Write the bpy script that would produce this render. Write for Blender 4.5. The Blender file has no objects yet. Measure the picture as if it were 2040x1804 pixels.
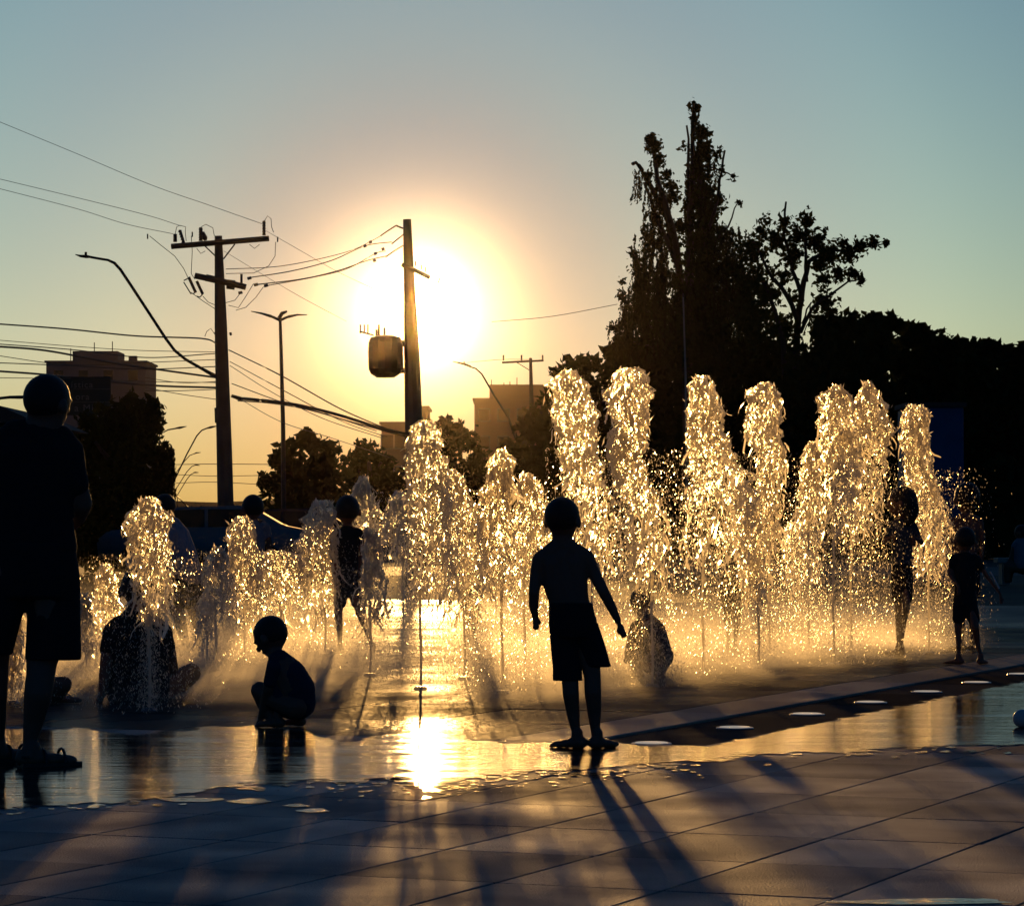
import bpy, bmesh, math, random
import numpy as np
from mathutils import Vector, Matrix, noise
S = bpy.context.scene
C = S.collection
random.seed(7); rng = np.random.default_rng(7)
R = math.radians

# ------------------------------------------------------------------ camera
F, CX, CY, YH, H = 6400.0, 1020.0, 902.0, 1040.0, 1.115
PITCH = math.atan((YH - CY) / F)
cd = bpy.data.cameras.new('camera'); cam = bpy.data.objects.new('camera', cd); C.objects.link(cam); S.camera = cam
cd.lens = 36 * F / 2040; cd.sensor_width = 36; cd.clip_start = 0.5; cd.clip_end = 12000
cam.location = (0, 0, H); cam.rotation_euler = (math.pi / 2 + PITCH, 0, 0)

# ------------------------------------------------------------------ sun and sky
AZ = math.atan((832 - CX) / F); EL = math.atan((YH - 612) / F)
SD = Vector((math.sin(AZ) * math.cos(EL), math.cos(AZ) * math.cos(EL), math.sin(EL)))
sl = bpy.data.lights.new('sun', 'SUN'); sl.energy = 4.2; sl.angle = R(0.5); sl.color = (1.0, 0.53, 0.15)
so = bpy.data.objects.new('sun', sl); C.objects.link(so); so.rotation_euler = (-SD).to_track_quat('-Z', 'Y').to_euler()
S.view_settings.view_transform = 'Standard'; S.view_settings.look = 'None'
S.view_settings.exposure = 0.0; S.view_settings.gamma = 1.0; S.view_settings.use_curve_mapping = False
S.cycles.use_denoising = True; S.cycles.max_bounces = 8; S.cycles.transparent_max_bounces = 48
S.cycles.volume_bounces = 0; S.cycles.volume_max_steps = 256; S.cycles.sample_clamp_indirect = 0.0
S.cycles.caustics_reflective = True; S.cycles.caustics_refractive = False

world = bpy.data.worlds.new('World'); S.world = world; world.use_nodes = True
wt = world.node_tree; wn, wl = wt.nodes, wt.links
bg = wn['Background']; bg.inputs[1].default_value = 0.075
sky = wn.new('ShaderNodeTexSky'); sky.sky_type = 'NISHITA'; sky.sun_disc = False
sky.sun_elevation = EL; sky.sun_rotation = AZ; sky.air_density = 1.0; sky.dust_density = 1.0; sky.ozone_density = 6.0
def wmath(op, a, b=None, c=None):
    n = wn.new('ShaderNodeMath'); n.operation = op
    for i, v in enumerate((a, b, c)):
        if v is None: continue
        if isinstance(v, (int, float)): n.inputs[i].default_value = v
        else: wl.new(v, n.inputs[i])
    return n.outputs[0]
geo = wn.new('ShaderNodeTexCoord')
nrm = wn.new('ShaderNodeVectorMath'); nrm.operation = 'NORMALIZE'; wl.new(geo.outputs['Generated'], nrm.inputs[0])
dot = wn.new('ShaderNodeVectorMath'); dot.operation = 'DOT_PRODUCT'; wl.new(nrm.outputs[0], dot.inputs[0]); dot.inputs[1].default_value = SD
ang = wmath('MULTIPLY', wmath('ARCCOSINE', wmath('MINIMUM', dot.outputs['Value'], 0.9999999)), 180 / math.pi)   # degrees from the sun
fac = wmath('DIVIDE', wmath('POWER', ang, 0.5), 180 ** 0.5)
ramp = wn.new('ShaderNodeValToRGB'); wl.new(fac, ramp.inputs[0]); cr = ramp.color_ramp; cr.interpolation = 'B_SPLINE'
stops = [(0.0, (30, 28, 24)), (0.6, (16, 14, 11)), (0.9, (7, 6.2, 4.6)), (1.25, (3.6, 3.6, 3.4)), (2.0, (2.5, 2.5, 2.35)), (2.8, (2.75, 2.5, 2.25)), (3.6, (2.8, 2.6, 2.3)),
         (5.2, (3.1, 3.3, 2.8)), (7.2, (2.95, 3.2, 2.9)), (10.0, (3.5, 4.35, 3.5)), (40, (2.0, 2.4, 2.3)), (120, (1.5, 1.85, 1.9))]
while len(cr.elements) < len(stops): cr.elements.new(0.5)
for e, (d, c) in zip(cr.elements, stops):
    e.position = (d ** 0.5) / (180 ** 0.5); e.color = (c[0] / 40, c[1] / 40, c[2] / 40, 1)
def wmix(kind, a, b, f=1.0):
    n = wn.new('ShaderNodeMix'); n.data_type = 'RGBA'; n.blend_type = kind; n.clamp_result = False
    if isinstance(f, float): n.inputs[0].default_value = f
    else: wl.new(f, n.inputs[0])
    for i, v in ((6, a), (7, b)):
        if isinstance(v, tuple): n.inputs[i].default_value = v
        else: wl.new(v, n.inputs[i])
    return n.outputs[2]
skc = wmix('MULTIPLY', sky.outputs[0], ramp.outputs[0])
sep = wn.new('ShaderNodeSeparateXYZ'); wl.new(nrm.outputs[0], sep.inputs[0])
mr = wn.new('ShaderNodeMapRange'); mr.clamp = True; mr.interpolation_type = 'SMOOTHSTEP'
mr.inputs[1].default_value = math.sin(R(-0.3)); mr.inputs[2].default_value = math.sin(R(3.6)); wl.new(sep.outputs[2], mr.inputs[0])
hz = wmix('MIX', (0.60, 0.60, 0.45, 1), (1, 1, 1, 1), mr.outputs[0])
skc = wmix('MULTIPLY', skc, hz)
skc = wmix('MULTIPLY', skc, (13.3, 13.3, 13.3, 1))
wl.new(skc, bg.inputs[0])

# ------------------------------------------------------------------ helpers
def ray(px, py):
    u = (px - CX) / F; v = (CY - py) / F
    return Vector((u, math.cos(PITCH) - v * math.sin(PITCH), math.sin(PITCH) + v * math.cos(PITCH)))
def W(px, py, D):                       # the point of the place that stands at depth D on this line of sight
    r = ray(px, py); t = D / r.y
    return Vector((r.x * t, D, H + r.z * t))
def G(px, py, z=0.0):
    r = ray(px, py); t = (z - H) / r.z
    return Vector((r.x * t, r.y * t, z))
def depth(py): return G(1020, py).y
PHI = math.atan((3650 - CX) / F)
AD = Vector((math.sin(PHI), math.cos(PHI), 0)); BD = Vector((math.cos(PHI), -math.sin(PHI), 0))
def ST(s, t, z=0.0): return BD * s + AD * t + Vector((0, 0, z))

MATS = {}
def mat(name, color=(0.2, 0.2, 0.2), rough=0.7, metal=0.0, spec=0.5, bump=0.0, bscale=40.0, var=0.0, vscale=3.0, rvar=0.0):
    if name in MATS: return MATS[name]
    m = bpy.data.materials.new(name); m.use_nodes = True; MATS[name] = m
    n, l = m.node_tree.nodes, m.node_tree.links; b = n['Principled BSDF']
    b.inputs['Base Color'].default_value = (*color, 1); b.inputs['Roughness'].default_value = rough
    b.inputs['Metallic'].default_value = metal; b.inputs['Specular IOR Level'].default_value = spec
    tc = n.new('ShaderNodeNewGeometry')
    if var:
        t = n.new('ShaderNodeTexNoise'); t.inputs['Scale'].default_value = vscale; t.inputs['Detail'].default_value = 6
        l.new(tc.outputs['Position'], t.inputs['Vector'])
        mx = n.new('ShaderNodeMix'); mx.data_type = 'RGBA'
        mx.inputs[6].default_value = (*[c * (1 - var) for c in color], 1); mx.inputs[7].default_value = (*[min(1, c * (1 + var)) for c in color], 1)
        mp = n.new('ShaderNodeMapRange'); mp.inputs[1].default_value = 0.3; mp.inputs[2].default_value = 0.7; l.new(t.outputs[0], mp.inputs[0])
        l.new(mp.outputs[0], mx.inputs[0]); l.new(mx.outputs[2], b.inputs['Base Color'])
        if rvar:
            mq = n.new('ShaderNodeMapRange'); mq.inputs[1].default_value = 0.3; mq.inputs[2].default_value = 0.7
            mq.inputs[3].default_value = rough - rvar; mq.inputs[4].default_value = rough + rvar
            l.new(t.outputs[0], mq.inputs[0]); l.new(mq.outputs[0], b.inputs['Roughness'])
    if bump:
        t = n.new('ShaderNodeTexNoise'); t.inputs['Scale'].default_value = bscale; t.inputs['Detail'].default_value = 4
        l.new(tc.outputs['Position'], t.inputs['Vector'])
        bp = n.new('ShaderNodeBump'); bp.inputs['Strength'].default_value = bump; bp.inputs['Distance'].default_value = 0.01
        l.new(t.outputs[0], bp.inputs['Height']); l.new(bp.outputs[0], b.inputs['Normal'])
    return m

def ground_mat(name, color, gfac, grough, var=0.2, vscale=1.3, bump=0.4, bscale=60, rvar=0.08):
    """stone paving: matt body with a weak polished sheen"""
    m = bpy.data.materials.new(name); m.use_nodes = True; n, l = m.node_tree.nodes, m.node_tree.links; n.clear()
    o = n.new('ShaderNodeOutputMaterial'); d = n.new('ShaderNodeBsdfDiffuse'); g = n.new('ShaderNodeBsdfGlossy'); mx = n.new('ShaderNodeMixShader'); ge = n.new('ShaderNodeNewGeometry')
    t = n.new('ShaderNodeTexNoise'); t.inputs['Scale'].default_value = vscale; t.inputs['Detail'].default_value = 7; l.new(ge.outputs['Position'], t.inputs['Vector'])
    cm = n.new('ShaderNodeMix'); cm.data_type = 'RGBA'; cm.inputs[6].default_value = (*[c * (1 - var) for c in color], 1); cm.inputs[7].default_value = (*[c * (1 + var) for c in color], 1)
    def mr(a, b):
        q = n.new('ShaderNodeMapRange'); q.inputs[1].default_value = 0.32; q.inputs[2].default_value = 0.68; q.inputs[3].default_value = a; q.inputs[4].default_value = b; l.new(t.outputs[0], q.inputs[0]); return q.outputs[0]
    oi = n.new('ShaderNodeObjectInfo'); tv = n.new('ShaderNodeMapRange'); tv.inputs[3].default_value = 0.75; tv.inputs[4].default_value = 1.3; l.new(oi.outputs['Random'], tv.inputs[0])
    sc = n.new('ShaderNodeVectorMath'); sc.operation = 'SCALE'; l.new(cm.outputs[2], sc.inputs[0]); l.new(tv.outputs[0], sc.inputs['Scale'])
    l.new(mr(0, 1), cm.inputs[0]); l.new(sc.outputs[0], d.inputs[0]); l.new(mr(grough - rvar, grough + rvar), g.inputs['Roughness']); gm = n.new('ShaderNodeMath'); gm.operation = 'MULTIPLY'; l.new(mr(gfac * 1.4, gfac * 0.6), gm.inputs[0]); l.new(tv.outputs[0], gm.inputs[1]); l.new(gm.outputs[0], mx.inputs[0])
    t2 = n.new('ShaderNodeTexNoise'); t2.inputs['Scale'].default_value = bscale; t2.inputs['Detail'].default_value = 4; l.new(ge.outputs['Position'], t2.inputs['Vector'])
    bp = n.new('ShaderNodeBump'); bp.inputs['Strength'].default_value = bump; bp.inputs['Distance'].default_value = 0.01; l.new(t2.outputs[0], bp.inputs['Height']); l.new(bp.outputs[0], g.inputs['Normal']); l.new(bp.outputs[0], d.inputs['Normal'])
    l.new(d.outputs[0], mx.inputs[1]); l.new(g.outputs[0], mx.inputs[2]); l.new(mx.outputs[0], o.inputs[0]); return m
BASE = {}
def tag(o, label=None, cat=None, group=None, kind=None):
    for k, v in (('label', label), ('category', cat), ('group', group), ('kind', kind)):
        if v: o[k] = v
    return o
def root(name, loc, label, cat, group=None):
    o = bpy.data.objects.new(name, None); C.objects.link(o); o.location = loc; o.empty_display_size = 0.2
    BASE[o.name] = Vector(loc); return tag(o, label, cat, group)
def put(name, me, m, parent=None, smooth=False):
    if isinstance(me, bmesh.types.BMesh):
        b = me; me = bpy.data.meshes.new(name); b.to_mesh(me); b.free()
    o = bpy.data.objects.new(name, me); C.objects.link(o)
    if m is not None: me.materials.append(m)
    if parent is not None:
        base = BASE[parent.name]; o.parent = parent; BASE[o.name] = base
        me.transform(Matrix.Translation(-base))
    else: BASE[o.name] = Vector((0, 0, 0))
    if smooth: me.shade_smooth()
    return o
def npmesh(name, verts, faces):
    me = bpy.data.meshes.new(name); nv, nf, k = len(verts), len(faces), faces.shape[1]
    me.vertices.add(nv); me.vertices.foreach_set('co', verts.astype(np.float32).ravel())
    me.loops.add(nf * k); me.loops.foreach_set('vertex_index', faces.astype(np.int32).ravel())
    me.polygons.add(nf); me.polygons.foreach_set('loop_start', np.arange(0, nf * k, k, dtype=np.int32))
    me.update(calc_edges=True); return me
def tube(bm, pts, rad, seg=8, cap=True):
    pts = [Vector(p) for p in pts]; rings = []
    if isinstance(rad, (int, float)): rad = [rad] * len(pts)
    for i, p in enumerate(pts):
        d = (pts[min(i + 1, len(pts) - 1)] - pts[max(i - 1, 0)]).normalized()
        a = d.cross(Vector((0, 1, 0)) if abs(d.y) < 0.8 else Vector((1, 0, 0))).normalized(); b = d.cross(a)
        rings.append([bm.verts.new(p + (a * math.cos(k * 2 * math.pi / seg) + b * math.sin(k * 2 * math.pi / seg)) * rad[i]) for k in range(seg)])
    for r0, r1 in zip(rings, rings[1:]):
        for k in range(seg): bm.faces.new((r0[k], r0[(k + 1) % seg], r1[(k + 1) % seg], r1[k]))
    if cap and seg > 2: bm.faces.new(rings[0][::-1]); bm.faces.new(rings[-1])
def box(bm, c, s, rot=None, bev=0.0):
    r = bmesh.ops.create_cube(bm, size=1.0); vs = r['verts']
    M = Matrix.Translation(c) @ (rot.to_4x4() if rot else Matrix.Identity(4)) @ Matrix.Diagonal((*s, 1))
    bmesh.ops.transform(bm, matrix=M, verts=vs)
    if bev: bmesh.ops.bevel(bm, geom=list({e for v in vs for e in v.link_edges}), offset=bev, segments=1, affect='EDGES')
ICO = {}
def ball(bm, c, r, sub=2, scale=(1, 1, 1), rot=None):
    if sub not in ICO:
        t = bmesh.new(); bmesh.ops.create_icosphere(t, subdivisions=sub, radius=1.0); ICO[sub] = ([v.co.copy() for v in t.verts], [[v.index for v in f.verts] for f in t.faces]); t.free()
    vs, fs = ICO[sub]; M = Matrix.Translation(c) @ (rot.to_4x4() if rot else Matrix.Identity(4)) @ Matrix.Diagonal((r * scale[0], r * scale[1], r * scale[2], 1))
    nv = [bm.verts.new(M @ v) for v in vs]
    for f in fs: bm.faces.new([nv[k] for k in f])
def flakes(P, size, stretch=1.0, updown=0.0):
    """bent two-triangle flakes (leaves, shreds and drops of water) at points P"""
    n = len(P); a = rng.normal(size=(n, 3)); a[:, 2] = a[:, 2] * (1 - updown) + updown * np.sign(a[:, 2]) * 2.0
    a /= np.linalg.norm(a, axis=1)[:, None]
    b = rng.normal(size=(n, 3)); b -= (b * a).sum(1)[:, None] * a; b /= np.linalg.norm(b, axis=1)[:, None]
    c = np.cross(a, b); sz = np.broadcast_to(size, (n,))[:, None] * rng.uniform(0.6, 1.3, (n, 1))
    V = np.stack([P - a * sz * stretch, P + b * sz * 0.55 + c * sz * 0.22, P + a * sz * stretch, P - b * sz * 0.55 + c * sz * 0.22], 1).reshape(-1, 3)
    i = np.arange(n)[:, None] * 4
    Fc = np.concatenate([i + [0, 1, 2], i + [0, 2, 3]], 1).reshape(-1, 3)
    return npmesh('flakes', V, Fc)

# ------------------------------------------------------------------ ground
T_END = 9.215 + 0.8625 * 7
M_tile = ground_mat('paving_tile', (0.085, 0.078, 0.073), 0.34, 0.60, bscale=120, bump=0.8)
M_dark = ground_mat('dark_slab', (0.04, 0.036, 0.033), 0.03, 0.55, var=0.3, vscale=4)
M_curb = ground_mat('pale_kerb', (0.30, 0.27, 0.23), 0.14, 0.40, var=0.15, vscale=2)
M_under = mat('joint_bed', (0.012, 0.012, 0.012), 0.9)
M_wetfloor = ground_mat('wet_floor', (0.08, 0.072, 0.062), 0.075, 0.28, var=0.25, vscale=1.1, bump=0.5, bscale=14, rvar=0.1)
M_grass = mat('dry_ground', (0.03, 0.034, 0.018), 0.95, var=0.4, vscale=0.4, bump=0.6, bscale=8)
M_plaza = ground_mat('far_plaza_stone', (0.06, 0.06, 0.06), 0.20, 0.30, var=0.3, vscale=0.35, bump=0.5, bscale=6, rvar=0.1)
M_road = mat('asphalt', (0.05, 0.05, 0.05), 0.8, var=0.2, vscale=0.5)

def sheet(name, pts, m, z, kind='structure', parent=None):
    bm = bmesh.new(); bm.faces.new([bm.verts.new((p[0], p[1], z)) for p in pts])
    bmesh.ops.triangulate(bm, faces=bm.faces[:])
    o = put(name, bm, m, parent); return tag(o, kind=kind) if parent is None else o
sheet('ground', [(-900, -150), (900, -150), (900, 900), (-900, 900)], M_grass, -0.06)
def st4(s0, s1, t0, t1): return [ST(s0, t0), ST(s1, t0), ST(s1, t1), ST(s0, t1)]
sheet('far_plaza', st4(-60, 40, -10, 44), M_plaza, -0.045)
sheet('road', [(-400, 70), (400, 70), (400, 84), (-400, 84)], M_road, -0.05)

pave = bpy.data.objects.new('pavement', bpy.data.meshes.new('pavement')); 
bm = bmesh.new(); box(bm, ST(-0.5, 17, -0.03) , (1, 1, 1)); bm.free()
bm = bmesh.new(); bm.faces.new([bm.verts.new((p.x, p.y, -0.014)) for p in st4(-10.4, 3.5, 5, T_END)] + []); 
bm.faces.new([bm.verts.new((p.x, p.y, -0.014)) for p in st4(-5.22, 3.5, T_END + 0.001, 31)])
pave = tag(put('pavement', bm, M_under), kind='structure')
def tile_mesh(name, w, l, h=0.014, gap=0.0055, bev=0.002):
    bm = bmesh.new(); box(bm, (0, 0, -h / 2), (w - gap * 2, l - gap * 2, h), bev=bev)
    me = bpy.data.meshes.new(name); bm.to_mesh(me); bm.free(); return me
def lay(me, m, s, t, z, name, parent):
    if not me.materials: me.materials.append(m)
    o = bpy.data.objects.new(name, me); C.objects.link(o); o.parent = parent
    o.location = ST(s, t, z); o.rotation_euler = (random.gauss(0, 0.0009), random.gauss(0, 0.0009), -PHI)
    return o
SP, TP, S0, T0 = 0.545, 0.8625, -2.75, 9.215
me_t = tile_mesh('tile', SP, TP); me_n = tile_mesh('tile_narrow', 0.29, TP)
for j in range(-3, 20):
    t = T0 + TP * (j + 0.5)
    for i in range(-6, 4):
        s = S0 - SP * (i + 0.5); p = ST(s, t)
        if abs(p.x) > p.y * 0.16 + 1.5: continue
        lay(me_t, M_tile, s, t, random.gauss(0, 0.0006), 'tile', pave)
    p = ST(-5.075, t)
    if abs(p.x) < p.y * 0.16 + 1.5: lay(me_n, M_tile, -5.075, t, random.gauss(0, 0.0006), 'tile', pave)
    if t < T_END:
        for i in range(0, 9):
            s = -5.22 - SP * (i + 0.5); p = ST(s, t)
            if abs(p.x) < p.y * 0.16 + 0.8 and s > -10.2: lay(me_t, M_tile, s, t, random.gauss(0, 0.0006), 'tile', pave)
# dark strip with ground lights, pale kerb band
strip = tag(put('light_strip', npmesh('x', np.array([list(ST(-5.225, T_END, -0.03)), list(ST(-5.225, 32, -0.03)), list(ST(-5.885, 32, -0.03)), list(ST(-5.885, T_END, -0.03))]), np.array([[0, 3, 2, 1]])), M_under), kind='structure')
me_s = tile_mesh('strip_slab', 0.655, 1.345, 0.02)
LT = [16.72 + 1.34 * k for k in range(-7, 9)]
for t in LT:
    if t + 0.35 - 0.67 > T_END - 0.3: lay(me_s, M_dark, -5.555, t + 0.35, -0.008, 'strip_slab', strip)
me_c = tile_mesh('kerb_stone', 0.46, 1.29, 0.05, bev=0.004)
kerb = tag(put('kerb', npmesh('x', np.array([list(ST(-5.89, T_END, -0.04)), list(ST(-5.89, 32, -0.04)), list(ST(-6.36, 32, -0.04)), list(ST(-6.36, T_END, -0.04))]), np.array([[0, 3, 2, 1]])), M_under), kind='structure')
for k in range(0, 12): lay(me_c, M_curb, -6.12, T_END + 1.29 * (k + 0.5), 0.003, 'kerb_stone', kerb)
# fountain floor, wet slabs
bm = bmesh.new()
for q in (st4(-34, -6.37, T_END + 0.001, 34), st4(-34, -10.41, 2, T_END)): bm.faces.new([bm.verts.new((p.x, p.y, -0.02)) for p in q])
ff = tag(put('fountain_floor', bm, M_wetfloor), kind='structure')
me_f = tile_mesh('floor_slab', 0.955, 1.29, 0.014, gap=0.003)
for i in range(0, 17):
    for j in range(-12, 14):
        s = -6.85 - 0.955 * i; t = T_END + 1.29 * (j + 0.5); p = ST(s, t)
        if (t < T_END and s > -10.9) or p.y < 14 or p.y > 31 or abs(p.x) > p.y * 0.16 + 1.0: continue
        lay(me_f, M_wetfloor, s, t, random.gauss(0, 0.0008), 'floor_slab', ff)

# in-ground lights
M_steel = mat('brushed_steel', (0.5, 0.5, 0.5), 0.35, metal=1.0)
M_lens = mat('frosted_lens', (0.8, 0.78, 0.72), 0.5); bl = M_lens.node_tree.nodes['Principled BSDF']; bl.inputs['Emission Color'].default_value = (1, 0.86, 0.66, 1); bl.inputs['Emission Strength'].default_value = 0.26
M_unlit = mat('plain_plastic', (0.7, 0.72, 0.72), 0.3)
for k, t in enumerate(LT[5:13]):
    p = ST(-5.555, t, -0.008)
    names = ['just beyond the crop of the puddle near the barefoot boy', 'half under the puddle beside the barefoot boy', 'closest of the row to the barefoot boy, fully dry', 'second of the row from the barefoot boy',
             'third of the row from the barefoot boy', 'fourth of the row from the barefoot boy', 'fifth of the row from the barefoot boy, near the frame edge', 'last of the row, farthest along the strip']
    r = root('ground_light', p, 'round ground light, ' + names[k], 'ground light', 'round ground lights set in the dark strip')
    bm = bmesh.new(); bmesh.ops.create_cone(bm, cap_ends=True, segments=40, radius1=0.105, radius2=0.100, depth=0.008, matrix=Matrix.Translation(p + Vector((0, 0, 0.001)))); put('rim', bm, M_steel, r)
    bm = bmesh.new(); bmesh.ops.create_cone(bm, cap_ends=True, segments=40, radius1=0.085, radius2=0.083, depth=0.004, matrix=Matrix.Translation(p + Vector((0, 0, 0.0065)))); put('lens', bm, M_lens, r)

# puddle
def water_sheet_mat(masked):
    m = bpy.data.materials.new('puddle_water'); m.use_nodes = True; n, l = m.node_tree.nodes, m.node_tree.links; n.clear()
    o = n.new('ShaderNodeOutputMaterial'); g = n.new('ShaderNodeBsdfGlossy'); g.inputs['Color'].default_value = (0.74, 0.74, 0.74, 1)
    t = n.new('ShaderNodeBsdfTransparent'); t.inputs['Color'].default_value = (0.6, 0.6, 0.6, 1); mx = n.new('ShaderNodeMixShader'); fr = n.new('ShaderNodeFresnel'); fr.inputs['IOR'].default_value = 1.333
    tc = n.new('ShaderNodeNewGeometry')
    def nz(sx, sy, sc, dt, ro=0.55):
        mp = n.new('ShaderNodeMapping'); mp.inputs['Scale'].default_value = (sx, sy, 1); mp.inputs['Rotation'].default_value = (0, 0, R(4)); l.new(tc.outputs['Position'], mp.inputs[0])
        q = n.new('ShaderNodeTexNoise'); q.inputs['Scale'].default_value = sc; q.inputs['Detail'].default_value = dt; q.inputs['Roughness'].default_value = ro; l.new(mp.outputs[0], q.inputs['Vector']); return q.outputs[0]
    def mrg(a, f0, f1, t0, t1):
        q = n.new('ShaderNodeMapRange'); l.new(a, q.inputs[0])
        for i, v in enumerate((f0, f1, t0, t1)): q.inputs[i + 1].default_value = v
        return q.outputs[0]
    bp = n.new('ShaderNodeBump'); bp.inputs['Strength'].default_value = 0.22; bp.inputs['Distance'].default_value = 0.02; l.new(nz(1.1, 4.5, 2.6, 5), bp.inputs['Height'])
    l.new(mrg(nz(0.5, 2.2, 1.6, 4), 0.42, 0.62, 0.02, 0.16), g.inputs['Roughness'])
    l.new(bp.outputs[0], g.inputs['Normal']); l.new(bp.outputs[0], fr.inputs['Normal'])
    l.new(fr.outputs[0], mx.inputs[0]); l.new(t.outputs[0], mx.inputs[1]); l.new(g.outputs[0], mx.inputs[2]); out = mx.outputs[0]
    if masked:
        at = n.new('ShaderNodeAttribute'); at.attribute_name = 'wet'
        ad = n.new('ShaderNodeMath'); ad.operation = 'MULTIPLY_ADD'; l.new(nz(1, 1, 5.0, 8, 0.68), ad.inputs[0]); ad.inputs[1].default_value = 3.4; ad.inputs[2].default_value = -1.7
        a2 = n.new('ShaderNodeMath'); a2.operation = 'ADD'; l.new(ad.outputs[0], a2.inputs[0]); l.new(at.outputs['Fac'], a2.inputs[1])
        tr = n.new('ShaderNodeBsdfTransparent'); m2 = n.new('ShaderNodeMixShader'); l.new(mrg(a2.outputs[0], 0.0, 0.16, 0, 1), m2.inputs[0]); l.new(tr.outputs[0], m2.inputs[1]); l.new(out, m2.inputs[2]); out = m2.outputs[0]
    l.new(out, o.inputs[0]); return m
M_film = water_sheet_mat(True); M_puddle = water_sheet_mat(False)
up = [(-60, 1447), (60, 1452), (160, 1449), (250, 1462), (330, 1456), (420, 1447), (500, 1446), (600, 1456), (640, 1466), (690, 1478), (740, 1468), (800, 1456), (850, 1450), (905, 1470), (1000, 1478), (1100, 1476), (1160, 1466), (1230, 1476), (1290, 1485),
      (1417, 1484), (1520, 1463), (1680, 1430), (1800, 1405), (1927, 1380), (2100, 1345)]
lo = [(2100, 1478), (1950, 1484), (1800, 1488), (1720, 1500), (1600, 1499), (1480, 1506), (1400, 1515), (1330, 1522), (1250, 1524), (1180, 1531), (1100, 1535), (1020, 1537), (950, 1546), (905, 1558), (868, 1572), (838, 1556),
      (780, 1547), (720, 1556), (640, 1553), (560, 1560), (450, 1568), (330, 1588), (220, 1598), (120, 1602), (-60, 1614)]
ux, uy, lx, ly = [q[0] for q in up], [q[1] for q in up], [q[0] for q in lo[::-1]], [q[1] for q in lo[::-1]]
gxs = np.arange(-60, 2101, 12.0); nrow = 60; V = []; wet = []
for x in gxs:
    a, b = np.interp(x, ux, uy), np.interp(x, lx, ly); ra, rb = a - 14, b + 34
    for k in range(nrow):
        y = ra + (rb - ra) * k / (nrow - 1); V.append(tuple(G(x, y, 0.004))); wet.append(min((y - a) / 9.0, (b - y) / 16.0, 1.6))
V = np.array(V); idx = np.arange(len(gxs) * nrow).reshape(len(gxs), nrow)
me = npmesh('puddle', V, np.stack([idx[:-1, :-1], idx[:-1, 1:], idx[1:, 1:], idx[1:, :-1]], -1).reshape(-1, 4))
at = me.attributes.new('wet', 'FLOAT', 'POINT'); at.data.foreach_set('value', np.array(wet, dtype=np.float32))
tag(put('puddle', me, M_film), kind='structure')
def blob_sheet(items, name):
    bm = bmesh.new()
    items = [q for q in items if q[1] < 1800]
    for (x, y, rx, ry) in items:
        n = 12; ph = random.random() * 6
        bm.faces.new([bm.verts.new(G(x + rx * math.cos(a) * (1 + 0.25 * math.sin(3 * a + ph)), y - ry * math.sin(a) * (1 + 0.25 * math.cos(2 * a + ph)), 0.0035)) for a in [k * 2 * math.pi / n for k in range(n)]])
    return put(name, bm, M_puddle)
sp = []
lx = [q[0] for q in lo[::-1]]; ly = [q[1] for q in lo[::-1]]
for _ in range(260):
    x = random.choice([random.gauss(940, 150), random.uniform(650, 1400), random.uniform(-40, 2060)]); e = np.interp(x, lx, ly); dd = abs(random.gauss(0, 15 if 650 < x < 1400 else 8))
    w = random.uniform(2, 12) * (1.2 - min(1, dd / 45)); sp.append((x, e + dd + 1, w, max(0.7, w * random.uniform(.12, .22))))
tag(blob_sheet(sp, 'water_splashes'), kind='stuff')
for q, (x, y, rx, ry, lb) in enumerate([(380, 1592, 62, 5, 'long thin puddle on the tiles in front of the seated man'), (500, 1594, 42, 4.5, 'narrow puddle on the tiles in front of the crouching boy'), (625, 1613, 32, 3.4, 'small bright puddle nearest the camera left of the middle'),
                                        (590, 1603, 26, 2.6, 'thin sliver of water just behind the small bright puddle'), (1850, 1794, 180, 5.5, 'blue reflecting wet patch at the bottom corner of the paving')]):
    tag(blob_sheet([(x, y, rx, ry)], 'small_puddle'), lb, 'puddle')

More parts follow.
